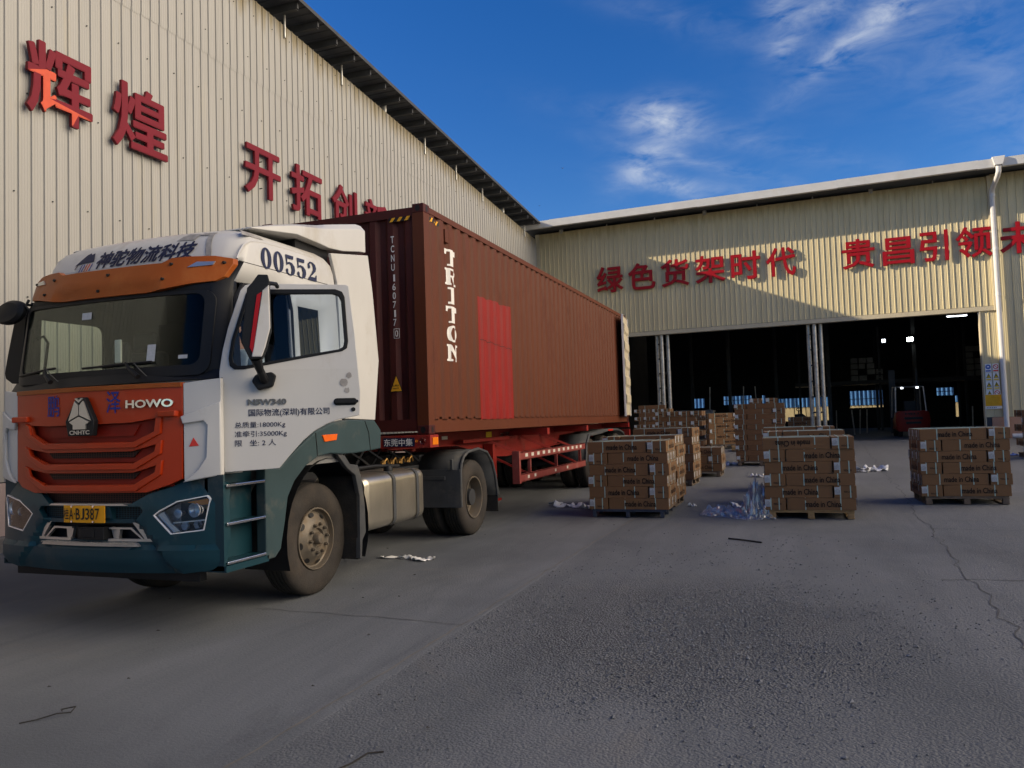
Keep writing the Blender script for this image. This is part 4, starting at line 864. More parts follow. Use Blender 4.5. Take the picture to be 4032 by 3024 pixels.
pl_ = fpan('number_plate', 'plate_yellow', [(-.22, .908), (.22, .908), (.22, 1.048), (-.22, 1.048)], -.03, .006, parent=TR)
pl_.data.materials[0] = MT['plate_yellow']
mb = MB(); y_ = 4.775
for ch, x0, w in (('桂', -.208, .052), ('A', -.150, .046), ('·', -.098, .012), ('B', -.078, .045), ('J', -.025, .040), ('3', .025, .042), ('8', .077, .042), ('7', .129, .046)):
    hh = .092 if ch != '·' else .014; text(mb, ch, plane_fn((TX + x0, y_, .932 + (0 if ch != '·' else .04)), (1, 0, 0), (0, 0, 1)), w, hh, bold=.012)
mb.build('lettering', 'black_paint', pl_)
mb = MB()
for x in (-.12, .11):
    for z in (.917, 1.039): mb.cyl((TX + x, y_ + .005, z), (TX + x, y_ - .006, z), .009, 8)
mb.build('plate_screw', 'chrome', pl_)
for s_ in (1, -1):
    o = fpan('headlamp', 'lamp_bowl', [(u * s_, z) for u, z in lamp], .09, .02, parent=TR)
    mb = MB(); inner = [(.665, .965), (.708, .993), (.858, 1.066), (1.088, 1.105), (1.109, 1.082), (1.061, .849), (.805, .822)]
    mb.prism([(u * s_, z) for u, z in lamp], lambda u, z: (TX + u, F(u) - .012, z), CU, (), .02, holes=[[(u * s_, z) for u, z in inner]]); mb.build('lamp_rim', 'lamp_silver', o, bevel=.003)
    mb = MB()
    for P in ([(.66, .965), (.72, .99), (.78, .90), (.86, .835), (.80, .825)], [(.80, .905), (1.07, .925), (1.07, .915), (.80, .895)]): mb.prism([(u * s_, z) for u, z in P], lambda u, z: (TX + u, F(u) + .02, z), CU, (), .02)
    mb.build('lamp_trim', 'lamp_silver', o)
    mb = MB()
    for u, z, r_ in ((.855, .975, .036), (.985, 1.0, .058), (1.02, 1.0, .04)):
        mb.lathe((TX + u * s_, F(u) + .0, z), [(0.0, r_), (0.012, r_ * .98), (.02, r_ * .8), (.07, r_ * .35), (.08, 0.001)], 20, 1)
    for u, z in ((.90, .875), (1.0, .885)): mb.lathe((TX + u * s_, F(u) + .01, z), [(0, .036), (.03, .03), (.06, .001)], 6, 1)
    mb.build('reflector', 'lamp_silver', o, smooth=40)
    fpan('indicator', 'amber', [(u * s_, z) for u, z in ((.93, 1.062), (1.085, 1.088), (1.095, 1.045), (1.04, 1.04))], .005, .015, parent=o)
    fpan('lamp_cover', 'lamp_glass', [(u * s_, z) for u, z in inner], -.004, .004, parent=o)
# side steps, panel and wheel arch, both sides
arch = [(5.47, 1.285), (5.66, 1.275), (5.9, 1.42), (6.22, 1.58), (6.5, 1.655), (6.77, 1.685), (7.30, 1.675), (7.43, 1.57), (7.42, 1.37), (6.9, 1.345), (6.65, 1.35), (6.45, 1.365), (6.25, 1.345), (6.05, 1.27), (5.88, 1.15), (5.78, 1.02), (5.73, .8), (5.67, .59), (5.59, .525), (5.47, .52)]
for s_ in (1, -1):
    X = TX + (1.25 if s_ > 0 else -1.165)
    mb = MB(); mb.prism(arch, lambda y, z: (X, y, z), thick=.10, dirn=(-s_, 0, 0)); fa = mb.build('wheel_arch', 'fender_teal', TR, bevel=.012)
    mb = MB(); mb.tube([(X + s_ * .0, 6.235, 1.35), (X + s_ * .002, 6.225, 1.45), (X + s_ * .0, 6.21, 1.57)], .005, 4); mb.tube([(X, 7.2, 1.36), (X + s_ * .002, 7.17, 1.55), (X, 7.1, 1.67)], .005, 4); mb.build('fender_seam', 'black_plastic', fa)
    mb = MB(); t_ = [R(a) for a in range(200, -31, -12)]; ic = [(6.53 + .70 * math.cos(t), .60 + .72 * math.sin(t)) for t in t_]
    vs = [(X - s_ * .06, y, z) for y, z in ic] + [(X - s_ * .55, y, z) for y, z in ic]; n = len(ic); mb.add(vs, [(i, i + 1, n + i + 1, n + i) for i in range(n - 1)]); mb.build('arch_liner', 'black_plastic', fa)
    mb = MB(); mb.box((min(X - s_ * .02, X - s_ * .45), 4.98, .52), (max(X - s_ * .02, X - s_ * .45), 5.0, 1.27)); mb.box((min(X - s_ * .20, X - s_ * .17), 4.98, .52), (max(X - s_ * .20, X - s_ * .17), 5.5, 1.27)); mb.box((min(X, X - s_ * .45), 4.98, .51), (max(X, X - s_ * .45), 5.5, .56)); mb.build('step_well', 'truck_teal', TR)
    for z in (1.19, .89, .585):
        mb = MB(); mb.box((min(X - s_ * .01, X - s_ * .30), 5.0, z - .012), (max(X - s_ * .01, X - s_ * .30), 5.47, z)); st = mb.build('step', 'truck_teal', TR)
        mb = MB(); mb.box((min(X - s_ * .0, X - s_ * .03), 5.0, z - .018), (max(X - s_ * .0, X - s_ * .03), 5.47, z + .004)); mb.build('step_edge', 'chrome', st, bevel=.004)
    mb = MB(); mb.prism([(6.31, 1.545), (6.57, 1.55), (6.55, 1.49), (6.345, 1.48)], lambda y, z: (X + s_ * .012, y, z), thick=.03, dirn=(-s_, 0, 0)); mb.build('side_marker', 'amber' if 0 else 'lamp_orange' if 'lamp_orange' in MT else mat('lamp_orange', (.75, .12, .01), .25, 0, .1, 20, coat=.5), fa, bevel=.006)
    # mudflap and its arm behind the front wheel
    mb = MB(); mb.prism([(6.60, 1.35), (6.74, 1.33), (6.83, 1.24), (6.98, 1.22), (7.04, 1.10), (7.10, .8), (7.11, .52), (7.04, .45), (7.02, .27), (6.985, .27), (7.0, .9), (6.93, 1.12), (6.78, 1.2)], lambda y, z: (X - s_ * .02, y, z), thick=.05, dirn=(-s_, 0, 0)); mb.build('mudguard_arm', 'grey_plastic', TR, bevel=.008)
    mb = MB(); mb.box((min(X - s_ * .05, X - s_ * .5), 6.99, .26), (max(X - s_ * .05, X - s_ * .5), 7.02, 1.1)); mb.build('mudflap', 'rubber', TR)
    # cab side below window line behind the doorway, and rear fairings
    mb = MB(); mb.prism([(6.73, 3.375), (6.84, 3.09), (6.87, 2.6), (6.88, 1.70), (7.54, 1.68), (7.65, 2.34), (7.55, 3.1), (7.467, 3.49)], lambda y, z: (TX + s_ * 1.12, y, z), thick=.035, dirn=(-s_, 0, 0)); mb.build('side_fairing', 'truck_white', TR, bevel=.006)
    mb = MB(); mb.box((min(TX + s_ * .75, TX + s_ * 1.1), 6.95, 1.65), (max(TX + s_ * .75, TX + s_ * 1.1), 7.3, 1.75)); mb.build('fairing_bracket', 'grey_plastic', TR)
# roof deflector
sec = [(5.60, 3.40, 3.385), (5.9, 3.49, 3.42), (6.2, 3.565, 3.455), (6.6, 3.65, 3.44), (6.74, 3.69, 3.43), (7.0, 3.755, 3.45), (7.34, 3.835, 3.51), (7.45, 3.84, 3.52)]
mb = MB(); vs = []; n = 9
for y, zt, zb_ in sec:
    w = 1.05 + min(1, (y - 5.6) / .6) * .05
    for u, k in ((-1, 0), (-1, .75), (-.95, .95), (-.6, 1), (0, 1.0), (.6, 1), (.95, .95), (1, .75), (1, 0)): vs.append((TX + u * w, y, zb_ + (zt - zb_) * k))
mb.add(vs, [(i * n + k, i * n + k + 1, (i + 1) * n + k + 1, (i + 1) * n + k) for i in range(len(sec) - 1) for k in range(n - 1)] + [(i * n, (i + 1) * n, (i + 1) * n + 8, i * n + 8) for i in range(len(sec) - 1)] + [tuple(range(n)), tuple(range(7 * n + n - 1, 7 * n - 1, -1))])
mb.build('roof_deflector', 'truck_white', TR, smooth=40, bevel=.012, recalc=True)
mb = MB(); mb.box((TX - 1.0, 6.3, 3.30), (TX + 1.0, 6.85, 3.44)); mb.build('deflector_mount', 'black_plastic', TR)
# open driver door
DA = R(55); DD = Vector((math.sin(DA), math.cos(DA), 0)); DN = Vector((math.cos(DA), -math.sin(DA), 0)); DP = Vector((-4.25, 5.10, 0))
def dfn(off=0.0): return lambda s, z: DP + DD * s + DN * (off - (.05 * (z - 2.1) if z > 2.1 else 0)) + Vector((0, 0, z))
dol = [(-.06, 1.285), (.36, 1.298), (.45, 1.405), (.55, 1.515), (.64, 1.59), (.74, 1.645), (.83, 1.677), (1.01, 1.71), (1.02, 1.9), (.985, 2.4), (.945, 2.80), (.92, 2.812), (.17, 2.812), (.115, 2.795), (.08, 2.755), (.04, 2.63), (-.02, 2.44), (-.062, 2.26), (-.088, 2.09), (-.09, 1.9), (-.08, 1.62)]
win = [(.125, 2.72), (.145, 2.755), (.83, 2.765), (.885, 2.745), (.905, 2.70), (.925, 2.33), (.915, 2.275), (.875, 2.25), (.45, 2.175), (.10, 2.11), (.03, 2.11), (-.005, 2.14), (-.012, 2.2), (.01, 2.34)]
mb = MB(); mb.prism(dol, dfn(), (), (2.1,), .055, -DN, [win]); dr = mb.build('driver_door', 'truck_white', TR, bevel=.008); dr['label'] = 'open driver door swung outwards'
c_ = Vector((sum(a for a, b in win) / len(win), sum(b for a, b in win) / len(win))); shr = lambda k: [((a - c_.x) * k + c_.x, (b - c_.y) * k + c_.y) for a, b in win]
win2 = [(a + (c_.x - a) * .055, b + (c_.y - b) * .09) for a, b in win]
mb = MB(); mb.prism([(a - (c_.x - a) * .01, b - (c_.y - b) * .02) for a, b in win], dfn(.008), (), (), .05, -DN, [win2]); mb.build('window_seal', 'black_plastic', dr, bevel=.006)
mb = MB(); mb.prism(win, dfn(-.02), (), (), .005, -DN); mb.build('door_glass', 'door_glass', dr)
mb = MB(); mb.prism([(a + (c_.x - a) * .0, b) for a, b in dol if True], dfn(-.052), (), (2.1,), .02, -DN, [win]); mb.build('inner_trim', 'cab_inside', dr)
# door crease line and cut
mb = MB(); mb.prism(rr(.80, .99, 1.795, 1.855, .028), dfn(.004), thick=.006, dirn=-DN); mb.prism(rr(.81, 1.0, 1.815, 1.838, .01), dfn(.03), thick=.02, dirn=-DN); hd = mb.build('door_handle', 'black_plastic', dr, bevel=.004); 
mb = MB(); mb.cyl(dfn(.0)(.958, 1.76), dfn(.008)(.958, 1.76), .018, 12); mb.build('door_lock', 'black_plastic', dr)
mb = MB(); text(mb, 'N5W340', dfn(.012), .30, .048, bold=.04, thick=.01, dirn=-DN); 
for i in range(len(mb.v)): mb.v[i] += DD * .125 + Vector((0, 0, 1.815))
mb.build('badge_letters', 'badge_dark', dr)
mb = MB()
for body_, s0, z0, w, h in (('国际物流(深圳)有限公司', .13, 1.715, .635, .068), ('总质量:18000Kg', .023, 1.625, .39, .056), ('准牵引:35000Kg', .023, 1.552, .40, .056), ('限   坐: 2 人', .023, 1.485, .315, .052)):
    f = dfn(.004); text(mb, body_, lambda x, y, s0=s0, z0=z0: f(s0 + x, z0 + y), w, h, bold=.012 if h > .06 else .004)
mb.build('lettering', 'decal_navy', dr)
mb = MB()
for sc, zc, r_ in ((.885, 1.985, .034), (.93, 2.045, .024), (.91, 1.92, .022)):
    mb.prism([(sc + r_ * (1 + .5 * noise.noise((i, sc * 9, 0))) * math.cos(i * .52), zc + r_ * (1 + .5 * noise.noise((i, 5, zc * 7))) * math.sin(i * .52)) for i in range(12)], dfn(.003), thick=.002, dirn=-DN)
mb.build('scuff_mark', 'tape_grey', dr)
# driver-side mirror on the door
hs_ = [(.155, 2.71), (.19, 2.75), (.32, 2.75), (.328, 2.39), (.288, 2.24), (.258, 2.165), (.165, 2.158), (.106, 2.29)]
df0 = lambda off: (lambda s, z: DP + DD * s + DN * off + Vector((0, 0, z)))
mb = MB(); mb.prism(hs_, df0(.34), thick=.15, dirn=-DN)
mb.prism([(.236, 2.82), (.308, 2.82), (.325, 2.745), (.18, 2.74)], df0(.32), thick=.12, dirn=-DN); mb.tube([df0(.25)(.31, 2.765), df0(.1)(.36, 2.785), df0(.0)(.37, 2.78)], .018, 8)
mb.tube([df0(.27)(.21, 2.17), df0(.2)(.235, 2.08), df0(.06)(.26, 2.01)], [.045, .03, .035], 10)
mr = mb.build('door_mirror', 'black_plastic', TR, bevel=.012)
mb = MB(); mb.prism([(.19, 2.058), (.315, 2.078), (.352, 2.05), (.325, 1.958), (.21, 1.93), (.16, 2.005)], df0(.07), thick=.07, dirn=-DN); mb.build('mirror_foot', 'black_plastic', mr, bevel=.012)
mb = MB(); mb.prism([(.268, 2.69), (.318, 2.735), (.322, 2.40), (.283, 2.25), (.255, 2.175), (.18, 2.175), (.20, 2.26)], df0(.352), thick=.03, dirn=-DN); mb.build('mirror_cap', 'truck_white', mr, bevel=.008)
mb = MB(); mb.prism([(.262, 2.68), (.226, 2.655), (.168, 2.25), (.19, 2.20), (.20, 2.26)], df0(.348), thick=.02, dirn=-DN); mb.build('mirror_stripe', 'letter_scarlet', mr)
mb = MB(); mb.prism([(.17, 2.70), (.31, 2.72), (.31, 2.40), (.27, 2.2), (.17, 2.2), (.125, 2.29)], df0(.188), thick=.005, dirn=-DN); mb.build('mirror_pane', 'mirror_glass', mr)
# passenger-side mirrors
mb = MB(); mb.prism([(-6.74, 2.80), (-6.80, 2.795), (-6.87, 2.71), (-6.96, 2.39), (-7.0, 2.22), (-6.985, 2.17), (-6.90, 2.12), (-6.82, 2.12), (-6.76, 2.4), (-6.715, 2.74)], lambda x, z: (x, 5.26, z), thick=.13, dirn=(0, 1, 0)); mb.tube([(-6.76, 5.32, 2.79), (-6.66, 5.3, 2.84), (-6.55, 5.26, 2.83)], .02, 8); mb.tube([(-6.85, 5.32, 2.2), (-6.7, 5.3, 2.12), (-6.6, 5.26, 2.1)], .02, 8)
mr = mb.build('door_mirror', 'black_plastic', TR, bevel=.015)
mb = MB(); n = 20; c = Vector((-6.70, 5.10, 2.755)); a_ = Vector((.98, 0, .14)); b_ = Vector((-.25, .15, .93))
rings = [[c + a_ * (.185 * k * math.cos(i * 2 * math.pi / n)) + b_ * (.118 * k * math.sin(i * 2 * math.pi / n)) + Vector((0, dy, 0)) for i in range(n)] for k, dy in ((.8, -.05), (1, -.02), (1, .02), (.9, .035))]
mb.add([p for r_ in rings for p in r_], [(i + k * n, (i + 1) % n + k * n, (i + 1) % n + (k + 1) * n, i + (k + 1) * n) for k in range(3) for i in range(n)] + [tuple(range(n - 1, -1, -1)), tuple(range(3 * n, 4 * n))])
mb.tube([c + Vector((.17, 0, .02)), (-6.62, 5.16, 2.83), (-6.52, 5.2, 2.82)], .013, 8); mb.build('front_mirror', 'black_plastic', TR, smooth=40)
mb = MB(); mb.tube([(-6.5, 5.12, 2.86), (-6.52, 5.1, 2.80), (-6.47, 5.12, 2.74)], .012, 6); mb.build('mirror_bracket', 'black_plastic', TR)
# chassis, tank, fenders
mb = MB()
for s_ in (-1, 1): mb.box((TX + s_ * .43 - .04, 5.3, .78), (TX + s_ * .43 + .04, 11.6, 1.05))
mb.box((TX - .45, 9.9, 1.05), (TX + .45, 10.9, 1.18)); mb.box((TX - .4, 5.2, .5), (TX + .4, 6.9, 1.25)); mb.box((TX - .95, 7.0, 1.15), (TX + .8, 7.35, 1.6)); mb.box((TX - 1.15, 7.4, .5), (TX - .55, 9.3, 1.1)); mb.cyl((TX - 1, 6.53, .54), (TX + 1, 6.53, .54), .07); mb.cyl((TX - 1, 10.47, .54), (TX + 1, 10.47, .54), .12)
mb.build('chassis_frame', 'dark_steel', TR)
mb = MB(); rnd = random.Random(5)
for k in range(5): y = 7.5 + k * .42; mb.tube([(TX + .35, y, 1.1), (TX + .45, y + .1, 1.28 + rnd.random() * .08), (TX + .6, y + .22, 1.2), (TX + .62, y + .35, 1.12)], .018, 6)
mb.tube([(TX + .9, 7.2, 1.15), (TX + .95, 7.8, 1.16), (TX + .98, 8.3, 1.13)], .02, 8)
mb.build('air_hoses', 'black_plastic', TR, smooth=True)
mat('brass', (.45, .26, .08), .4, .8, .2, 20)
mb = MB()
for k in range(4): y = 8.55 + k * .22; mb.tube([(TX + .62, y, 1.13), (TX + .66, y + .05, 1.2), (TX + .62, y + .12, 1.2), (TX + .6, y + .2, 1.13)], .012, 6); mb.lathe((TX + .62, y + .03, 1.14), [(-.02, .03), (.03, .034), (.05, .01)], 8, 2)
mb.build('brass_fittings', 'brass', TR)
mb = MB(); cr = rr(TX + .50, TX + 1.17, .49, 1.085, .10, 5); n = len(cr)
ys_ = (7.23, 7.26, 7.30, 8.52, 8.57, 8.60); ks = (.93, .985, 1, 1, .985, .93); cx_, cz_ = TX + .835, .79
mb.add([(cx_ + (x - cx_) * k, y, cz_ + (z - cz_) * k) for y, k in zip(ys_, ks) for x, z in cr], [(i + j * n, (i + 1) % n + j * n, (i + 1) % n + (j + 1) * n, i + (j + 1) * n) for j in range(5) for i in range(n)] + [tuple(range(n - 1, -1, -1)), tuple(range(5 * n, 6 * n))])
tk = mb.build('fuel_tank', 'tank_alloy', TR, smooth=40, recalc=True)
for y in (7.80, 8.37):
    mb = MB(); cr2 = rr(TX + .49, TX + 1.18, .48, 1.095, .11, 5); n = len(cr2); mb.add([(x, yy, z) for yy in (y, y + .065) for x, z in cr2], [(i, (i + 1) % n, (i + 1) % n + n, i + n) for i in range(n)]); mb.build('tank_strap', 'grey_plastic', tk)
mb = MB(); mb.lathe((TX + .98, 8.05, 1.06), [(.02, .055), (.06, .055), (.085, .04), (.09, 0)], 12, 2); mb.build('tank_cap', 'black_plastic', tk, smooth=True)
fy = [(9.80, .47), (9.80, .95), (9.84, 1.06), (9.92, 1.15), (10.08, 1.21), (10.45, 1.235), (10.78, 1.17), (10.98, 1.02), (11.10, .8), (11.18, .5)]
for s_ in (1, -1):
    xo, xi = TX + s_ * 1.12, TX + s_ * .48; mb = MB(); n = len(fy)
    mb.add([(xo, y, z) for y, z in fy] + [(xi, y, z) for y, z in fy], [(i, i + 1, n + i + 1, n + i) for i in range(n - 1)]); o = mb.build('rear_fender', 'grey_plastic', TR, smooth=30); sd = o.modifiers.new('s', 'SOLIDIFY'); sd.thickness = .015
    mb = MB(); mb.tube([(xo, y, z) for y, z in fy], .022, 8); mb.build('fender_lip', 'grey_plastic', o, smooth=True)
    mb = MB(); mb.box((min(xo, xi), 9.78, .46), (max(xo, xi), 9.795, .98)); mb.box((min(xi, xo - s_ * .22), 9.765, .84), (max(xi, xo - s_ * .22), 9.79, .89)); mb.box((min(xo - s_ * .10, xo - s_ * .14), 9.76, .98), (max(xo - s_ * .10, xo - s_ * .14), 9.80, 1.12)); mb.build('fender_front_plate', 'grey_plastic', o, bevel=.006)
    mb = MB(); mb.box((min(xo, xi), 11.17, .25), (max(xo, xi), 11.19, .52)); mb.build('mudflap', 'rubber', o)
# wheels
def make_tyre(mb, xo, s_, w, yc, zc, r=.54):
    """xo: outer face, s_: +1 when the outer face looks to +x"""
    pr = [(-.03, .295), (.0, .33), (.012, .40), (.008, .47), (-.012, .512), (-.035, .533)]
    g = w / 5; body_ = []
    for k in range(5):
        a = -.035 - k * (w - .07) / 5; b = -.035 - (k + 1) * (w - .07) / 5
        if k: body_ += [(a - .004, r - .012), (a - .008, r)]
        body_ += [(b + .008, r), (b + .004, r - .012)] if k < 4 else [(b, .533)]
    pr = pr + body_ + [(-w + .012, .512), (-w - .008, .47), (-w - .012, .40), (-w, .33), (-w + .03, .295)]
    mb.lathe((xo, yc, zc), [(x * s_, rr_) for x, rr_ in pr], 56, 0)
def front_wheel(s_, yc, zc, parent, xo=None):
    xo = TX + s_ * 1.03 if xo is None else xo
    mb = MB(); mb.lathe((xo, yc, zc), [(x * s_, r_) for x, r_ in ((-.02, .30), (-.005, .298), (-.005, .285), (-.05, .275), (-.06, .262), (-.02, .20), (.0, .175), (.005, .165), (.005, .10), (-.02, .09))], 40, 0)
    w_ = mb.build('wheel', 'rim_steel', parent, smooth=30)
    mb = MB(); make_tyre(mb, xo, s_, .29, yc, zc); t = mb.build('tyre', ['tyre_wall', 'rubber'], w_, smooth=35)
    me = t.data
    for p in me.polygons:
        rad = math.hypot(p.center.y + (parent.location.y if 0 else 0) - (yc - TR.location.y if parent is TR else yc - parent.location.y), p.center.z - zc + (0 if parent is TR else parent.location.z)); p.material_index = 1 if rad > .522 else 0
    mb = MB()
    for i in range(8):
        t_ = i * math.pi / 4 + .2; c = Vector((xo + s_ * -.034, yc + .235 * math.cos(t_), zc + .235 * math.sin(t_))); er = Vector((0, math.cos(t_), math.sin(t_))); et = Vector((0, -math.sin(t_), math.cos(t_)))
        q = [c + er * (.020 * math.cos(a)) + et * (.036 * math.sin(a)) + Vector((s_ * (.004 - .012 * math.cos(a)), 0, 0)) for a in [k * math.pi / 5 for k in range(10)]]; mb.add(q, [tuple(range(10))])
    mb.build('rim_hole', 'black_paint', w_)
    mb = MB()
    for i in range(10): t_ = i * math.pi / 5 + .1; y, z = yc + .138 * math.cos(t_), zc + .138 * math.sin(t_); mb.cyl((xo + s_ * .0, y, z), (xo + s_ * .035, y, z), .017, 6); mb.cyl((xo + s_ * .03, y, z), (xo + s_ * .045, y, z), .010, 6)
    mb.build('wheel_nuts', 'rim_steel', w_)
    mb = MB(); mb.lathe((xo, yc, zc), [(x * s_, r_) for x, r_ in ((-.02, .095), (-.015, .06), (.03, .055), (.045, .045), (.05, .001))], 20, 0); mb.build('hub', 'rim_steel', w_, smooth=30)
    return w_
def dual_wheel(s_, yc, zc, parent, xo):
    mb = MB(); mb.lathe((xo, yc, zc), [(x * s_, r_) for x, r_ in ((-.02, .30), (-.0, .30), (-.002, .282), (-.06, .268), (-.15, .262), (-.16, .22), (-.155, .13), (-.13, .11), (-.10, .10), (-.09, .001))], 40, 0)
    for i in range(10): t_ = i * math.pi / 5; y, z = yc + .165 * math.cos(t_), zc + .165 * math.sin(t_); mb.cyl((xo - s_ * .16, y, z), (xo - s_ * .12, y, z), .017, 6)
    w_ = mb.build('wheel', 'rim_steel', parent, smooth=30)
    for k in (0, 1):
        mb = MB(); make_tyre(mb, xo - s_ * k * .345, s_, .28, yc, zc); t = mb.build('tyre', ['tyre_wall', 'rubber'], w_, smooth=35)
        pl = parent.location
        for p in t.data.polygons: p.material_index = 1 if math.hypot(p.center.y - (yc - pl.y), p.center.z - (zc - pl.z)) > .522 else 0
    return w_
for s_ in (1, -1): front_wheel(s_, 6.53, .54, TR); dual_wheel(s_, 10.47, .54, TR, TX + s_ * 1.035)

# driver
def skin_body(name, chains, mt, parent=None, label=None, cat=None, sub=2, org=(0, 0, 0)):
    vs, es, rs = [], [], []
    for ch in chains:
        prev = None
        for p in ch:
            p3, r_ = Vector(p[:3]), p[3]; idx = next((i for i, q in enumerate(vs) if (q - p3).length < 1e-4), None)
            if idx is None: idx = len(vs); vs.append(p3); rs.append(r_ if isinstance(r_, tuple) else (r_, r_))
            if prev is not None and prev != idx: es.append((prev, idx))
            prev = idx
    me = bpy.data.meshes.new(name); O = Vector(org); me.from_pydata([tuple(v - O) for v in vs], es, []); o = bpy.data.objects.new(name, me); COL.objects.link(o)
    sk = o.modifiers.new('skin', 'SKIN'); sk.use_smooth_shade = True
    for i, d in enumerate(me.skin_vertices[0].data): d.radius = rs[i]; d.use_root = (i == 0)
    sb = o.modifiers.new('sub', 'SUBSURF'); sb.levels = sub; sb.render_levels = sub
    dg = bpy.context.evaluated_depsgraph_get(); dg.update(); m2 = bpy.data.meshes.new_from_object(o.evaluated_get(dg)); o.modifiers.clear(); o.data = m2; bpy.data.meshes.remove(me)
    m2.materials.clear(); m2.materials.append(MT[mt])
    if parent is not None: o.parent = parent
    else: o.location = O
    if label: tag(o, label, cat)
    return o
hx_, hy_ = -4.80, 5.72; px_ = Vector((hx_, 5.80, 1.84))
chest = (hx_, 5.90, 2.22, (.17, .12)); nk = (hx_, 5.84, 2.385, .055)
def hand_chain(wr, d, spread, curl):
    d = Vector(d).normalized(); sp_ = Vector(spread).normalized(); cr_ = Vector(curl).normalized(); wr = Vector(wr); out = []
    palm = wr + d * .06
    for k, (o_, L_) in enumerate(((-.033, .06), (-.011, .07), (.011, .066), (.033, .052))):
        b0 = palm + sp_ * o_ + d * .02; b1 = b0 + d * L_ * .5 + cr_ * .01; b2 = b1 + d * L_ * .15 + cr_ * .03; out.append([(*palm, .022), (*b0, .011), (*b1, .009), (*b2, .008)])
    t0 = wr + sp_ * -.03 + d * .03; t1 = t0 + sp_ * -.02 + d * .03 + cr_ * .015; out.append([(*palm, .022), (*t0, .012), (*t1, .009)])
    return [[(*wr, .026), (*palm, .022)]] + out
bodyc = [[(*px_, .15), (hx_, 5.86, 2.02, (.15, .11)), chest, nk, (hx_, 5.79, 2.47, .06), (hx_, 5.765, 2.54, .085), (hx_, 5.77, 2.60, .07)],
         [chest, (hx_ + .17, 5.89, 2.28, .065), (hx_ + .24, 5.80, 2.06, .05), (hx_ + .18, 5.60, 2.05, .036)], [chest, (hx_ - .17, 5.89, 2.28, .065), (hx_ - .24, 5.80, 2.06, .05), (hx_ - .18, 5.60, 2.05, .036)],
         [(*px_, .15), (hx_ + .12, 5.72, 1.86, .09), (hx_ + .14, 5.40, 1.88, .07), (hx_ + .14, 5.36, 1.5, .05), (hx_ + .14, 5.28, 1.40, .045)], [(*px_, .15), (hx_ - .12, 5.72, 1.86, .09), (hx_ - .14, 5.40, 1.88, .07), (hx_ - .14, 5.36, 1.5, .05), (hx_ - .14, 5.28, 1.40, .045)]]
for sx in (1, -1):
    for ch in hand_chain((hx_ + sx * .18, 5.60, 2.05), (0, -1, .1), (sx, 0, 0), (0, 0, -1)): bodyc.append(ch)
pr_ = skin_body('person', bodyc, 'skin', label='driver in a pale shirt sitting at the wheel behind the open door', cat='person', org=px_)
PO = px_
mb = MB()
def ellip(mb, c, r, n=14, m_=9):
    c = Vector(c); vs = []; 
    for j in range(1, m_):
        t = math.pi * j / m_
        for i in range(n): p = 2 * math.pi * i / n; vs.append(c + Vector((r[0] * math.sin(t) * math.cos(p), r[1] * math.sin(t) * math.sin(p), r[2] * math.cos(t))))
    k = len(vs); vs += [c + Vector((0, 0, r[2])), c - Vector((0, 0, r[2]))]
    fs = [(j * n + i, (j + 1) * n + i, (j + 1) * n + (i + 1) % n, j * n + (i + 1) % n) for j in range(m_ - 2) for i in range(n)]
    fs += [(k, i, (i + 1) % n) for i in range(n)] + [(k + 1, (m_ - 2) * n + (i + 1) % n, (m_ - 2) * n + i) for i in range(n)]
    return mb.add(vs, fs)
ellip(mb, (hx_, 5.79, 2.60), (.092, .10, .085)); mb.build('hair', 'hair', pr_, smooth=True)
mb = MB(); ellip(mb, (hx_, 5.685, 2.515), (.014, .022, .024)); ellip(mb, (hx_ + .09, 5.775, 2.53), (.012, .02, .032)); ellip(mb, (hx_ - .09, 5.775, 2.53), (.012, .02, .032)); mb.build('nose_and_ears', 'skin', pr_, smooth=True)
mb = MB(); ellip(mb, (hx_ + .033, 5.697, 2.545), (.013, .008, .006)); ellip(mb, (hx_ - .033, 5.697, 2.545), (.013, .008, .006)); mb.box((hx_ - .022, 5.699, 2.474), (hx_ + .022, 5.704, 2.479)); mb.box((hx_ - .05, 5.692, 2.562), (hx_ - .018, 5.70, 2.568)); mb.box((hx_ + .018, 5.692, 2.562), (hx_ + .05, 5.70, 2.568)); mb.build('eyes_and_mouth', 'hair', pr_)
o = skin_body('shirt', [[(hx_, 5.81, 1.87, (.175, .14)), (hx_, 5.86, 2.02, (.175, .13)), (hx_, 5.90, 2.22, (.195, .14)), (hx_, 5.86, 2.35, .075)], [(hx_, 5.90, 2.22, (.195, .14)), (hx_ + .18, 5.89, 2.29, .085), (hx_ + .235, 5.82, 2.12, .075)], [(hx_, 5.90, 2.22, (.195, .14)), (hx_ - .18, 5.89, 2.29, .085), (hx_ - .235, 5.82, 2.12, .075)]], 'shirt', parent=pr_, org=PO)
o = skin_body('trousers', [[(hx_, 5.80, 1.84, .16), (hx_ + .12, 5.72, 1.86, .105), (hx_ + .14, 5.40, 1.88, .085), (hx_ + .14, 5.36, 1.5, .07)], [(hx_, 5.80, 1.84, .16), (hx_ - .12, 5.72, 1.86, .105), (hx_ - .14, 5.40, 1.88, .085), (hx_ - .14, 5.36, 1.5, .07)]], 'trousers', parent=pr_, org=PO)

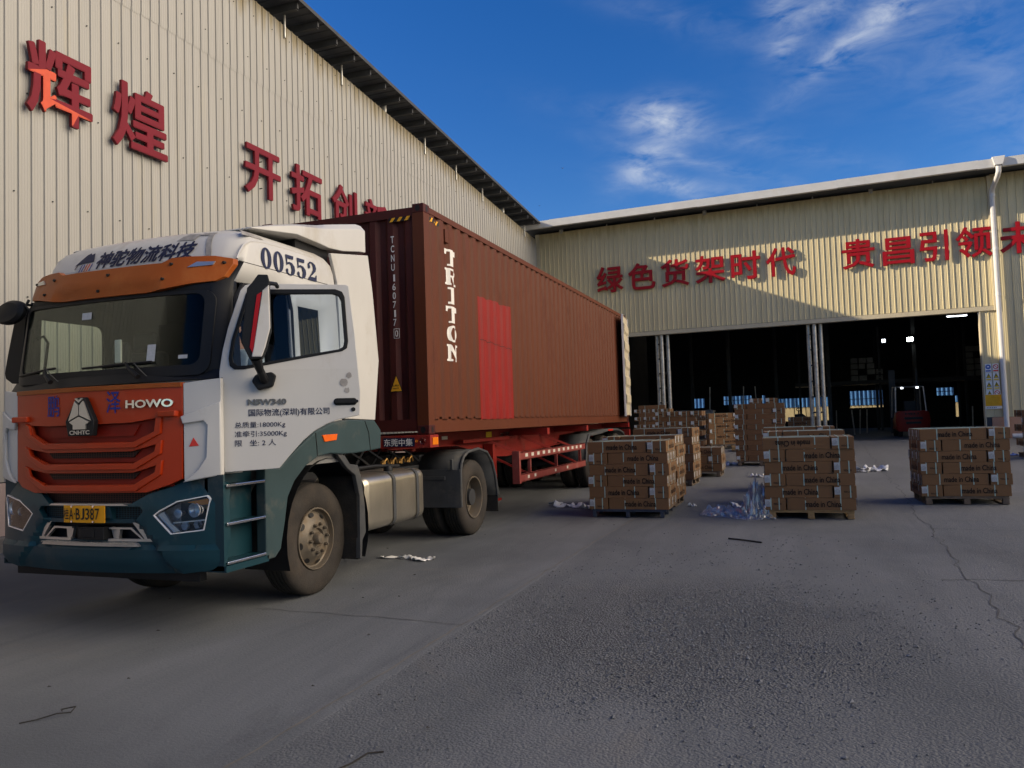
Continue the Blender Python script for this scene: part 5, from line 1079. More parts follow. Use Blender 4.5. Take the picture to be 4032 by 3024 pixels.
# ============================================================ trailer
TL = empty('container_trailer', (TX, 14.8, 0), 'red skeletal trailer carrying the shipping container', 'trailer')
mb = MB(); bm_ = [(8.75, 1.475), (20.8, 1.475), (20.8, 1.2), (13.0, 1.0), (12.2, 1.04), (11.5, 1.17), (10.9, 1.27), (8.75, 1.30)]
for s_ in (1, -1):
    mb.prism(bm_, lambda y, z: (TX + s_ * .52, y, z), thick=.02, dirn=(-s_, 0, 0))
    for k in range(len(bm_) - 1):
        if k in (1,): continue
        (ya, za), (yb_, zb_) = bm_[k], bm_[k + 1] if k < 7 else bm_[0]
    P = bm_[2:8]
    for (ya, za), (yb_, zb_) in zip(P[:-1], P[1:]):
        mb.add([(TX + s_ * .59, ya, za), (TX + s_ * .45, ya, za), (TX + s_ * .45, yb_, zb_), (TX + s_ * .59, yb_, zb_), (TX + s_ * .59, ya, za + .015), (TX + s_ * .45, ya, za + .015), (TX + s_ * .45, yb_, zb_ + .015), (TX + s_ * .59, yb_, zb_ + .015)], [(0, 1, 2, 3), (7, 6, 5, 4), (0, 3, 7, 4), (1, 5, 6, 2)])
    mb.box((TX + s_ * .52 - .07, 8.75, 1.462), (TX + s_ * .52 + .07, 20.8, 1.478))
for y in frange(9.6, 20.6, 1.2): mb.box((TX - .5, y, 1.25), (TX + .5, y + .1, 1.40))
mb.build('main_beam', 'trailer_red', TL)
mb = MB(); mb.box((-6.72, 8.62, 1.325), (-4.215, 8.86, 1.482)); fb = mb.build('front_bolster', 'trailer_red', TL, bevel=.006)
mb = MB(); mb.box((-4.86, 8.612, 1.345), (-4.43, 8.62, 1.455)); mb.build('name_plate', 'decal_navy', fb)
mb = MB(); text(mb, '东莞中集', plane_fn((-4.85, 8.608, 1.352), (1, 0, 0), (0, 0, 1)), .40, .092, bold=.01); mb.build('lettering', 'decal_white', fb)
mb = MB(); mb.lathe((-4.315, 8.62, 1.41), [(0, .001), (-.004, .03), (-.012, .038), (0, .045)], 16, 1); mb.build('marker_lamp', 'lamp_glass', fb)
mb = MB(); mb.lathe((-4.40, 8.615, 1.41), [(0, .001), (-.006, .015), (0, .018)], 12, 1); mb.build('marker_lamp', 'amber', fb)
mb = MB(); mb.box((-4.216, 8.68, 1.36), (-4.208, 8.83, 1.45)); mb.build('reflector', 'amber', fb)
for y in (13.4, 16.2, 20.6):
    mb = MB(); mb.box((-6.72, y, 1.36), (-4.22, y + .14, 1.476)); mb.build('cross_bolster', 'trailer_red', TL)
mat('tape_pale', (.62, .58, .50), .4, 0, .08, 20)
for k, y in enumerate((9.5, 10.0, 10.5)):
    mb = MB(); mb.box((TX + .522, y, 1.375), (TX + .526, y + .2, 1.425)); mb.build('reflective_tape', 'tape_pale', TL)
mb = MB(); mb.box((TX + .522, 12.25, 1.33), (TX + .528, 12.5, 1.45)); mb.build('warning_plate', 'sign_yellow', TL)
mb = MB(); text(mb, 'CIMC东莞中集', lambda x, y: (TX + .528, 12.9 + x, 1.34 + y), .62, .09, bold=.02); mb.build('lettering', 'decal_white', TL)
mb = MB(); mb.box((TX + .60, 10.9, 1.30), (TX + .70, 12.9, 1.36)); mb.build('strut', 'trailer_red', TL, bevel=.01)
# side guard
GX = -4.255
for sd_ in (1, -1):
    gx = TX + sd_ * (GX - TX); mb = MB(); bx = lambda a, b, c, d, e=.03: mb.box((min(gx, gx - sd_ * e), a, c), (max(gx, gx - sd_ * e), b, d))
    bx(12.02, 16.15, .985, 1.105, .012); bx(12.02, 16.15, .625, .745, .012)
    for z in (.985, 1.10, .625, .74): bx(12.02, 16.15, z - .006, z + .006, .05)
    gd = mb.build('side_guard', 'guard_red', TL)
    mb = MB(); bx = lambda a, b, c, d, e=.03: mb.box((min(gx, gx - sd_ * e), a, c), (max(gx, gx - sd_ * e), b, d))
    bx(11.94, 12.02, .60, 1.125, .12)
    for y in (12.5, 14.05, 15.75): bx(y, y + .05, .745, .985, .05)
    mb.build('guard_post', 'guard_red', gd)
    for y in (12.6, 14.4, 15.7):
        mb = MB(); mb.tube([(gx - sd_ * .03, y, 1.0), (TX + sd_ * .55, y - .5, 1.33)], .03, 4); mb.tube([(gx - sd_ * .03, y, .7), (TX + sd_ * .55, y - .3, 1.05)], .025, 4); mb.build('guard_stay', 'trailer_red', gd)
    mb = MB()
    for k in range(12): mb.box((gx + sd_ * .001 - .002, 12.25 + k * .315, 1.02), (gx + sd_ * .001 + .002, 12.25 + k * .315 + .13, 1.075))
    for y in (12.35, 12.7, 13.9, 14.7): mb.box((gx + sd_ * .001 - .002, y, .66), (gx + sd_ * .001 + .002, y + .09, .71))
    mb.build('reflective_tape', 'tape_pale', gd)
    mb = MB(); mb.box((TX + sd_ * .62 - .08, 12.1, .35), (TX + sd_ * .62 + .08, 12.26, 1.25)); mb.box((TX + sd_ * .62 - .13, 12.05, .3), (TX + sd_ * .62 + .13, 12.31, .34)); mb.build('landing_leg', 'trailer_red', TL)
for y in (17.0, 18.33, 19.66):
    for s_ in (1, -1): dual_wheel(s_, y, .54 + ground_z(y), TL, TX + s_ * 1.14)
    mb = MB(); mb.cyl((TX - 1, y, .54 + ground_z(y)), (TX + 1, y, .54 + ground_z(y)), .09); mb.build('axle', 'dark_steel', TL)
for s_ in (1, -1):
    xo, xi = TX + s_ * 1.19, TX + s_ * .5; P = [(16.25, .70), (16.35, 1.05), (16.60, 1.275), (17.6, 1.30), (18.55, 1.36), (19.6, 1.335), (20.15, 1.25), (20.40, 1.0), (20.45, .8)]; n = len(P); mb = MB()
    mb.add([(xo, y, z) for y, z in P] + [(xi, y, z) for y, z in P], [(i, i + 1, n + i + 1, n + i) for i in range(n - 1)]); o = mb.build('trailer_fender', 'grey_plastic', TL, smooth=30); sd = o.modifiers.new('s', 'SOLIDIFY'); sd.thickness = .015
    mb = MB(); mb.tube([(xo, y, z - .02) for y, z in P], .03, 6); mb.build('fender_lip', 'grey_plastic', o, smooth=True)
    mb = MB(); mb.box((min(xo, xo + s_ * .035), 18.35, 1.31), (max(xo, xo + s_ * .035), 18.85, 1.35)); mb.build('reflector', 'lamp_red', o)
mb = MB(); mb.box((-6.7, 20.75, 1.0), (-4.23, 20.87, 1.30)); mb.build('rear_bar', 'trailer_red', TL)

# ============================================================ shipping container
CX0, CX1, CY0, CY1, CZ0, CZ1 = -6.692, -4.254, 8.682, 20.874, 1.487, 4.383
SC = empty('shipping_container', (TX, 14.778, CZ0), 'rust red forty foot shipping container with white lettering on the trailer', 'shipping container')
def cor(y, per=.278, d=.030):
    t = (y - 8.905) % per
    if t < .100: return 0
    if t < .142: return d * (t - .100) / .042
    if t < .236: return d
    return d * (1 - (t - .236) / .042)
brk = [8.86] + [8.905 + k * .278 + q for k in range(-1, 43) for q in (0, .100, .142, .236)]
brk = sorted(set([b for b in brk if 8.86 <= b < 20.70] + [20.70]))
for s_, X in ((1, CX1 - .012), (-1, CX0 + .012)):
    mb = MB(); vs = []
    for y in brk: vs += [(X - s_ * cor(y), y, 1.675), (X - s_ * cor(y), y, 4.30)]
    mb.add(vs, [(2 * i, 2 * i + 2, 2 * i + 3, 2 * i + 1) for i in range(len(brk) - 1)]); o = mb.build('side_wall', 'box_rust', SC, recalc=False)
    if s_ > 0: wall_r = o
    mb = MB(); mb.box((min(X, X + s_ * .008), 8.84, 4.285), (max(X, X + s_ * .008), 20.72, 4.36)); mb.box((min(X - s_ * .05, X), 8.84, 4.30), (max(X - s_ * .05, X), 20.72, 4.362)); mb.build('top_rail', 'box_rust', SC)
    mb = MB(); mb.box((min(X - s_ * .012, X - s_ * .004), 8.86, 1.515), (max(X - s_ * .012, X - s_ * .004), 20.70, 1.650)); mb.box((min(X + s_ * .012, X - s_ * .05), 8.86, 1.507), (max(X + s_ * .012, X - s_ * .05), 20.70, 1.517)); mb.box((min(X - s_ * .030, X - s_ * .06), 8.86, 1.650), (max(X - s_ * .030, X - s_ * .06), 20.70, 1.70)); mb.build('bottom_rail', 'box_rust', SC)
mb = MB(); fy_ = 8.71; xs_ = [CX0 + .17]; k = 0; P = [(CX0 + .165, 0)]
x = CX0 + .20
while x < CX1 - .22: P += [(x, 0), (x + .05, .045), (x + .13, .045), (x + .18, 0)]; x += .255
P += [(CX1 - .165, 0)]
mb.add([q for x, d in P for q in ((x, fy_ + d, 1.66), (x, fy_ + d, 4.25))], [(2 * i, 2 * i + 2, 2 * i + 3, 2 * i + 1) for i in range(len(P) - 1)]); fwall = mb.build('front_wall', 'box_front', SC)
mb = MB(); mb.box((CX0 + .16, 8.695, 4.235), (CX1 - .16, 8.78, 4.345)); mb.box((CX0 + .16, 8.695, 1.53), (CX1 - .16, 8.78, 1.68)); mb.build('front_rail', 'box_front', SC)
mb = MB(); mb.box((CX0 + .05, 8.74, 4.33), (CX1 - .05, 20.8, 4.352)); mb.build('roof_panel', 'box_rust', SC)
mb = MB(); mb.box((CX0 + .1, 8.8, 1.62), (CX1 - .1, 20.8, 1.645)); mb.build('floor_panel', 'box_front', SC)
for X, s_ in ((CX1, 1), (CX0, -1)):
    for Y, t_ in ((CY0, 1), (CY1, -1)):
        mb = MB(); mb.box((min(X - s_ * .004, X - s_ * .165), min(Y + t_ * .004, Y + t_ * .172), 1.60), (max(X - s_ * .004, X - s_ * .165), max(Y + t_ * .004, Y + t_ * .172), 4.27)); mb.build('corner_post', ['box_rust'] if t_ < 0 else ['box_front' if s_ < 0 else 'box_rust'], SC, bevel=.004)
        for Z in (CZ0, CZ1 - .118):
            mb = MB(); mb.box((min(X, X - s_ * .162), min(Y, Y + t_ * .178), Z), (max(X, X - s_ * .162), max(Y, Y + t_ * .178), Z + .118)); cc = mb.build('corner_casting', 'box_front', SC, bevel=.012)
            mb = MB(); n = 14
            P = [(Y + t_ * .089 + .026 * math.cos(i * 2 * math.pi / n), Z + .059 + .042 * math.sin(i * 2 * math.pi / n)) for i in range(n)]; mb.add([(X + s_ * .0015, y, z) for y, z in P], [tuple(range(n))])
            P = [(X - s_ * .085 + .034 * math.cos(i * 2 * math.pi / n), Z + .059 + .042 * math.sin(i * 2 * math.pi / n)) for i in range(n)]; mb.add([(x, Y - t_ * .0015, z) for x, z in P], [tuple(range(n))])
            mb.build('lashing_hole', 'black_paint', cc)
# front wall and left post take the darker red with the front's shade
def drape(off=.003): return lambda y, z: (CX1 - .012 - cor(y) + off, y, z)
cuts = [b for b in brk if b < 13]
mb = MB(); mb.prism([(10.39, 1.66), (11.84, 1.66), (11.86, 3.455), (11.6, 3.46), (11.4, 3.44), (11.1, 3.47), (10.8, 3.45), (10.40, 3.46)], drape(.0025), cuts, thick=.001, dirn=(-1, 0, 0)); mb.build('repair_patch', 'box_patch', SC)
mb = MB()
for k in range(16): y = 10.5 + k * .085; z = 2.82 - .012 * k * .3 + .02 * noise.noise((k * .8, 1, 1)); mb.prism([(y, z), (y + .09, z - .004), (y + .09, z + .008), (y, z + .01)], drape(.006), cuts, thick=.001, dirn=(-1, 0, 0))
mb.build('weld_scar', 'box_front', SC)
GT = [(0, .68), (0, 1), (1, 1), (1, .68), (.85, .68), (.80, .86), (.65, .86), (.65, .12), (.78, .1), (.78, 0), (.22, 0), (.22, .1), (.35, .12), (.35, .86), (.20, .86), (.15, .68)]
GR = [(0, 0), (.42, 0), (.42, .12), (.34, .14), (.34, .46), (.45, .46), (.68, 0), (1, 0), (1, .12), (.88, .14), (.72, .48), (.9, .6), (.92, .8), (.78, .97), (.6, 1), (0, 1), (0, .88), (.1, .86), (.1, .14), (0, .12)]
GI = [(.22, 0), (.78, 0), (.78, .12), (.65, .14), (.65, .86), (.78, .88), (.78, 1), (.22, 1), (.22, .88), (.35, .86), (.35, .14), (.22, .12)]
GN = [(0, 0), (.38, 0), (.38, .12), (.28, .14), (.28, .62), (.75, 0), (.9, 0), (.9, .86), (1, .88), (1, 1), (.62, 1), (.62, .88), (.72, .86), (.72, .42), (.28, 1), (0, 1), (0, .88), (.1, .86), (.1, .14), (0, .12)]
mb = MB()
for i, (g, ho) in enumerate(((GT, []), (GR, [[(.34, .58), (.55, .58), (.66, .65), (.66, .8), (.56, .88), (.34, .88)]]), (GI, []), (GT, []), (ell(.46, .5), [ell(.2, .38)]), (GN, []))):
    f = drape(.004); z0 = 3.72 - i * .256
    mb.prism([(9.35 + a * .33, z0 + b * .225) for a, b in g], f, cuts, thick=.001, dirn=(-1, 0, 0), holes=[[(9.35 + a * .33, z0 + b * .225) for a, b in h] for h in ho])
mb.build('owner_lettering', 'decal_white', SC)
mb = MB()
for i, ch in enumerate('TCNU'): text(mb, ch, plane_fn((-4.735, 8.706, 3.92 - i * .118), (1, 0, 0), (0, 0, 1)), .048, .088, bold=.01)
for i, ch in enumerate('160717'): text(mb, ch, plane_fn((-4.725 + (.015 if ch == '1' else 0), 8.706, 3.43 - i * .113), (1, 0, 0), (0, 0, 1)), (.045 if ch != '1' else .026), .088, bold=.01)
text(mb, '0', plane_fn((-4.705, 8.706, 2.725), (1, 0, 0), (0, 0, 1)), .045, .085, bold=.01)
q = rr(-4.722, -4.642, 2.705, 2.83, .004, 1); mb.prism(q, lambda x, z: (x, 8.706, z), thick=.001, holes=[rr(-4.716, -4.648, 2.711, 2.824, .003, 1)])
for i in range(len(mb.v)): mb.v[i].y -= .008
mb.build('serial_number', 'decal_white', SC)
mb = MB(); mb.prism([(-4.80, 2.03), (-4.615, 2.03), (-4.705, 2.25)], lambda x, z: (x, 8.70, z), thick=.004); wt = mb.build('warning_triangle', 'black_paint', SC)
mb = MB(); mb.prism([(-4.785, 2.04), (-4.63, 2.04), (-4.705, 2.228)], lambda x, z: (x, 8.697, z), thick=.003); mb.build('triangle_fill', 'hazard_yellow', wt)
mb = MB(); text(mb, 'SUPER', plane_fn((-4.755, 8.695, 2.10), (1, 0, 0), (0, 0, 1)), .09, .022, bold=.01); text(mb, 'HEAVY', plane_fn((-4.755, 8.695, 2.065), (1, 0, 0), (0, 0, 1)), .09, .022, bold=.01); mb.build('lettering', 'black_paint', wt)
mb = MB(); mb.box((-4.75, 8.688, 4.185), (-4.45, 8.694, 4.24)); hz = mb.build('hazard_stripe', 'black_paint', SC)
mb = MB()
for k in range(3): x = -4.74 + k * .105; mb.add([(x, 8.686, 4.187), (x + .045, 8.686, 4.187), (x + .085, 8.686, 4.238), (x + .04, 8.686, 4.238)], [(0, 1, 2, 3)])
mb.build('stripe_bars', 'hazard_yellow', hz)
mb = MB(); mb.prism([(8.88, 4.19), (9.17, 4.19), (9.17, 4.25), (8.88, 4.25)], drape(.003), cuts, thick=.001, dirn=(-1, 0, 0)); hz = mb.build('hazard_stripe', 'black_paint', SC)
mb = MB()
for k in range(3): y = 8.885 + k * .1; mb.prism([(y, 4.192), (y + .04, 4.192), (y + .075, 4.248), (y + .035, 4.248)], drape(.006), cuts, thick=.001, dirn=(-1, 0, 0))
mb.build('stripe_bars', 'hazard_yellow', hz)
mb = MB(); mb.prism([(9.31, 4.01), (9.42, 4.01), (9.42, 4.19), (9.31, 4.19)], lambda y, z: (CX1 + .002, y, z), thick=.05, dirn=(-1, 0, 0)); mb.build('vent_cover', 'box_rust', SC, bevel=.01)
mb = MB()
for i, ch in enumerate('U1607'): text(mb, ch, lambda x, y, i=i: drape(.004)(19.32 + x, 2.03 - i * .075 + y), .08, .055, bold=.02)
mb.build('serial_number', 'decal_white', SC)
# doors folded back along the sides, pale inner faces outward
for s_, X in ((1, CX1), (-1, CX0)):
    a = Vector((X + s_ * .05, 20.88, 0)); b = Vector((X + s_ * .165, 19.72, 0)); d = (b - a); L_ = d.length; d.normalize(); nn = Vector((-d.y, d.x, 0)) * (1 if Vector((-d.y, d.x, 0)).x * s_ > 0 else -1)
    mb = MB(); mb.prism([(0, 1.66), (L_, 1.66), (L_, 4.27), (0, 4.27)], lambda s, z: a + d * s + Vector((0, 0, z)), thick=.04, dirn=-nn); dl = mb.build('door_leaf', 'box_rust', SC)
    mb = MB(); z = 1.72; mb.prism([(.03, 1.68), (L_ - .03, 1.68), (L_ - .03, 4.25), (.03, 4.25)], lambda s, z: a + d * s + nn * .003 + Vector((0, 0, z)), thick=.002, dirn=-nn)
    zz = 1.95
    for k in range(5): mb.prism([(.05, zz), (L_ - .05, zz), (L_ - .05, zz + .3), (.05, zz + .3)], lambda s, z, zz=zz: a + d * s + nn * (.003 + .035 * min(1, min(z - zz, zz + .3 - z) / .06)) + Vector((0, 0, z)), (), (zz + .06, zz + .24), .002, -nn); zz += .46
    mb.build('door_inner_face', 'box_cream', dl)
    mb = MB(); mb.prism([(0, 1.65), (.035, 1.65), (.035, 4.28), (0, 4.28)], lambda s, z: a + d * (s - .02) + nn * .02 + Vector((0, 0, z)), thick=.03, dirn=-nn); mb.prism([(0, 1.65), (.035, 1.65), (.035, 4.28), (0, 4.28)], lambda s, z: a + d * (L_ - .02 + s) + nn * .02 + Vector((0, 0, z)), thick=.05, dirn=-nn); mb.build('door_gasket', 'decal_white', dl)
# ============================================================ cartons
CL, CWD = .965, .313
def carton_proto(h, near, v):
    rnd = random.Random(100 + v); L, W_ = CL - .006, CWD - .006; hz_ = h - .003
    bm = bmesh.new(); bmesh.ops.create_cube(bm, size=1); 
    for q in bm.verts: q.co = Vector((q.co.x * L, q.co.y * W_, (q.co.z + .5) * hz_))
    if near:
        bmesh.ops.subdivide_edges(bm, edges=bm.edges[:], cuts=5, use_grid_fill=True)
        for q in bm.verts:
            fx, fy, fz = abs(q.co.x) / (L / 2), abs(q.co.y) / (W_ / 2), q.co.z / hz_
            b = (1 - fx ** 2) * .007 * noise.noise((q.co.x * 3 + v * 7, fz * 2, 1)); q.co.y += math.copysign(b if fy > .98 else 0, q.co.y)
            if fz > .98: q.co.z += -.007 * (1 - fx ** 2) * (1 - fy ** 2) * rnd.uniform(.4, 1.2)
            if fz > .98 and fx > .98: q.co.z -= rnd.uniform(0, .004)
    mb = MB(); bm.verts.index_update(); mb.add([q.co.copy() for q in bm.verts], [tuple(l.vert.index for l in f.loops) for f in bm.faces]); bm.free()
    o = mb.build('carton', 'kraft' if h > .16 else 'kraft_thin', org=(0, 0, 0), bevel=.002 if near else 0)
    e = .002
    def strap(x, along, p):
        w = .0075; mb = MB()
        if along: mb.box((-L / 2 - e, x - w, hz_ - .001), (L / 2 + e, x + w, hz_ + e)); mb.box((-L / 2 - e, x - w, 0), (-L / 2, x + w, hz_)); mb.box((L / 2, x - w, 0), (L / 2 + e, x + w, hz_))
        else: mb.box((x - w, -W_ / 2 - e, hz_ - .001), (x + w, W_ / 2 + e, hz_ + e)); mb.box((x - w, -W_ / 2 - e, 0), (x + w, -W_ / 2, hz_)); mb.box((x - w, W_ / 2, 0), (x + w, W_ / 2 + e, hz_))
        return mb
    j = lambda: rnd.uniform(-.03, .03)
    if near:
        for x, al in ((-.245 + j(), 0), (.245 + j(), 0), (-.065 + j() * .3, 1), (.065 + j() * .3, 1)): strap(x, al, o).build('strap', 'strap_white', o)
    else:
        a = strap(-.245 + j(), 0, o)
        for x, al in ((.245 + j(), 0), (-.065, 1), (.065, 1)): b = strap(x, al, o); a.add(b.v, b.f)
        a.build('strapping', 'strap_white', o)
    if near or h > .16:
        mb = MB(); tx = -.22 + (.06 if v % 2 else 0); th = .090
        if v % 5 == 4:
            text(mb, 'made in China', plane_fn((tx + .42, -W_ / 2 - .0065, hz_ * .5 + th / 2), (-1, 0, 0), (0, 0, -1)), .50, th, bold=.02)
        else: text(mb, 'made in China', plane_fn((tx, -W_ / 2 - .0065, hz_ * .5 - th / 2), (1, 0, 0), (0, 0, 1)), .50, th, bold=.02)
        text(mb, 'made in China', plane_fn((.25, W_ / 2 + .0065, hz_ * .5 - th / 2), (-1, 0, 0), (0, 0, 1)), .50, th, bold=.02)
        for s_ in (1, -1): text(mb, '900x300', plane_fn((s_ * (L / 2 + .001), -s_ * .02, hz_ * (.42 if v % 2 else .16)), (0, s_ * 1.0, 0), (0, 0, 1)), .115, .030, bold=.015)
        mb.build('lettering', 'kraft_print', o)
    else:
        mb = MB()
        for s_ in (1, -1): x = s_ * (L / 2 + .001); mb.box((min(x, x + s_ * .001), -.045, hz_ * .42), (max(x, x + s_ * .001), .045, hz_ * .55))
        mb.build('printed_mark', 'kraft_print', o)
    mb = MB(); rz = rnd.uniform(-.05, .05); lh = min(.108, hz_ * .66)
    for s_ in (1, -1):
        x = s_ * (L / 2 + .0055); f = plane_fn((x, -s_ * .145, hz_ * .28), (0, s_ * math.cos(rz), math.sin(rz)), (0, -s_ * math.sin(rz), math.cos(rz)))
        w = .082 if near else .075; mb.add([f(0, 0), f(w, 0), f(w, lh), f(0, lh)], [(0, 1, 2, 3)])
    lb = mb.build('shipping_label', 'paper_label', o)
    if near:
        mb = MB()
        for s_ in (1, -1):
            f = plane_fn((s_ * (L / 2 + .0065), -s_ * .145, hz_ * .28), (0, s_ * math.cos(rz), math.sin(rz)), (0, -s_ * math.sin(rz), math.cos(rz)))
            for k in range(4): x = .012 + k * .017; mb.add([f(x, .01), f(x + .004, .01), f(x + .004, lh * (.6 + .1 * (k % 3))), f(x, lh * (.6 + .1 * (k % 3)))], [(0, 1, 2, 3)])
        mb.build('barcode', 'kraft_print', lb)
    return o
NEARP = [carton_proto(.182, True, v) for v in range(5)]
MIDP = [carton_proto(.182, False, 10 + v) for v in range(3)]
THINP = [carton_proto(.138, False, 20 + v) for v in range(3)]
used = set()
ORD = ['bottom', 'second', 'third', 'fourth', 'fifth', 'sixth', 'seventh', 'eighth', 'ninth', 'tenth', 'eleventh', 'twelfth', 'thirteenth']
crnd = random.Random(42)
def place_carton(protos, M, rz, label, flip=False, pick=None):
    v = crnd.randrange(len(protos)) if pick is None else pick
    p = protos[v]; c = p if p.name not in used else copy_tree(p); used.add(p.name)
    c.location = M; c.rotation_euler = (0, 0, rz + (math.pi if flip else 0) + crnd.uniform(-.012, .012))
    tag(c, label, 'carton', 'strapped cartons stacked on pallets'); return c
def pallet(x0, y0, z0, rot, kind, label, W_=1.2, D_=.98):
    o = empty('pallet', (x0, y0, z0), label, 'pallet', 'pallets under the carton stacks', rot)
    H = .13
    m_ = {'wood': 'pallet_wood', 'old': 'pallet_old', 'blue': 'pallet_blue'}[kind]
    mb = MB(); n = 7 if kind != 'blue' else 1
    for k in range(n):
        w = D_ / n; mb.box((0, k * w + (.012 if n > 1 else 0), H - .02), (W_, (k + 1) * w - (.012 if n > 1 else 0), H + (.001 * (k % 2)))) if n == 1 else mb.box((0, k * w + .014, H - .02), (W_, (k + 1) * w - .014, H))
    def bld(mb, nm, mt, bv=.003):
        q = mb.build(nm, mt, org=(0, 0, 0), bevel=bv); q.parent = o; q.location = (0, 0, 0); return q
    bld(mb, 'deck_board', m_)
    for y in (0, D_ / 2 - .045, D_ - .09):
        mb = MB(); mb.box((0, y, H - .04), (W_, y + .09, H - .0205)); bld(mb, 'stringer_board', m_)
    for x in (0.0, W_ / 2 - .05, W_ - .10):
        for y in (0, D_ / 2 - .05, D_ - .1):
            mb = MB(); mb.box((x + .004, y + .002, .018 if kind != 'blue' else 0), (x + (.095 if kind != 'blue' else .06), y + .09, H - .041)); bld(mb, 'block', m_)
        mb = MB(); mb.box((x, 0, 0), (x + .1, D_, .017))
        if kind != 'blue': bld(mb, 'bottom_board', m_)
    return o
def stack(desc, x0, y0, rot, layers, protos, h, longleft_top, keep, kind, pdesc, alt=False, zoff=None, top_skip=()):
    z0 = ground_z(y0 + .5) if zoff is None else zoff; ca, sa = math.cos(rot), math.sin(rot)
    P = lambda x, y: (x0 + x * ca - y * sa, y0 + x * sa + y * ca)
    if kind: q = P(.04, 0.0); pallet(q[0], q[1], z0, rot, kind, pdesc)
    zb = z0 + (.13 if kind else 0)
    for k in range(layers):
        left = longleft_top if (layers - 1 - k) % 2 == 0 else not longleft_top; z = zb + k * h
        lab = '%s layer' % (ORD[k] if k < layers - 1 else 'top'); jx, jy = crnd.uniform(-.014, .014), crnd.uniform(-.006, .006)
        if alt:
            if left:
                n = 4
                for i in range(n):
                    if k == layers - 1 and i in top_skip: continue
                    pos = ['left', 'second', 'third', 'right'][i]; q = P(.16 + i * .325 + jx, CL / 2 + jy - .01)
                    place_carton(protos, (*q, z), rot + math.pi / 2, '%s end-on carton, %s, %s' % (pos, lab, desc), flip=True)
            else:
                for i in range(3):
                    if not keep('long', i, k, layers): continue
                    q = P(.16 + CL / 2 + jx, CWD * (i + .5) + jy); place_carton(protos, (*q, z), rot, '%s lengthwise carton, %s, %s' % (['front', 'middle', 'rear'][i], lab, desc))
            continue
        xl = 0 if left else CWD + .006
        for i in range(3):
            if not keep('long', i, k, layers): continue
            q = P(xl + CL / 2 + jx, CWD * (i + .5) + jy); place_carton(protos, (*q, z), rot, '%s lengthwise carton, %s, %s' % (['front', 'middle', 'rear'][i], lab, desc), pick=(4 if (len(protos) == 5 and k == layers - 1 and i == 0 and 'light wooden' in desc) else crnd.randrange(min(4, len(protos)))))
        if keep('end', 0, k, layers):
            xe = CL + .016 + CWD / 2 if left else CWD / 2 - .008
            q = P(xe + jx, CL / 2 + jy * .5 - .01); place_carton(protos, (*q, z), rot + math.pi / 2, 'end-on carton at the %s, %s, %s' % ('right' if left else 'left', lab, desc), flip=crnd.random() < .5)
allk = lambda *a: True
shell_r = lambda t, i, k, n: t == 'end' or i == 0 or k >= n - 1 or i == 2 and False
# near row
stack('stack on the dark blue pallet', -3.245, 12.48, .0, 6, NEARP, .182, True, allk, 'blue', 'dark blue pallet under the carton stack nearest the trailer')
stack('stack on the light wooden pallet', -.50, 12.56, .02, 6, NEARP, .182, True, allk, 'wood', 'light wooden pallet with fresh blocks under the middle near stack')
stack('turned stack at the right', 1.87, 14.26, .055, 6, NEARP, .182, True, allk, 'old', 'weathered wooden pallet under the turned stack at the right')
# second row
stack('stack just behind the dark blue pallet', -3.28, 13.75, -.02, 6, MIDP, .186, False, allk, 'old', 'old pallet hidden behind the dark blue pallet')
stack('leaning stack third back beside the trailer', -3.40, 17.1, -.05, 6, MIDP, .186, True, allk, 'old', 'wooden pallet with its corner jutting out behind the near stacks')
stack('stack directly behind the light wooden pallet', -.56, 14.0, .01, 6, MIDP, .188, False, shell_r, 'old', 'old pallet behind the light wooden pallet')
stack('third stack back from the light pallet', -.62, 15.9, .01, 6, MIDP, .186, True, shell_r, 'old', 'old pallet third back behind the light wooden pallet')
stack('low stack on a black pallet', -2.98, 19.0, 0, 3, MIDP, .186, False, allk, 'old', 'black weathered pallet under the low stack')
stack('thin-carton stack behind the leaning stack', -3.75, 22.0, 0, 10, THINP, .139, True, lambda t, i, k, n: i == 0 or k == n - 1, 'old', 'pallet under the thin-carton stack left of centre', alt=True)
stack('tall rear stack before the steel column', -5.55, 28.2, 0, 12, THINP, .139, False, lambda t, i, k, n: i == 0, None, '', alt=True, zoff=.36)
stack('tall leaning stack right of centre', -1.58, 21.9, .0, 11, THINP, .139, False, lambda t, i, k, n: t == 'end' or i == 0 or (i == 2 and k > 8), 'old', 'dark pallet under the tall leaning stack')
for i, (x, y, rz, w) in enumerate(((-1.02, 22.4, 1.57, 'left'), (-.62, 22.4, 1.6, 'right'))):
    place_carton(THINP, (x, y, ground_z(22.4) + .13 + 11 * .139), rz, '%s loose end-on carton on top of the tall leaning stack' % w, flip=True)
stack('orange-lit stack by the hall entrance', -2.95, 28.6, .62, 6, MIDP, .186, True, lambda t, i, k, n: t == 'end' or i == 0 or k == n - 1, 'old', 'pallet under the orange-lit stack at the hall entrance', zoff=.42)
pallet(-2.1, 27.4, .38, .1, 'wood', 'empty light pallet lying before the orange-lit stack')
stack('stack inside the hall by the column', -.35, 35.6, 0, 4, MIDP, .186, False, lambda t, i, k, n: t == 'end' or i == 0, 'old', 'pallet inside the hall behind the thick column', zoff=.53)
stack('stack cut off at the right edge', 5.42, 23.0, 0, 6, MIDP, .186, False, shell_r, 'old', 'dark pallet at the right edge of the yard')
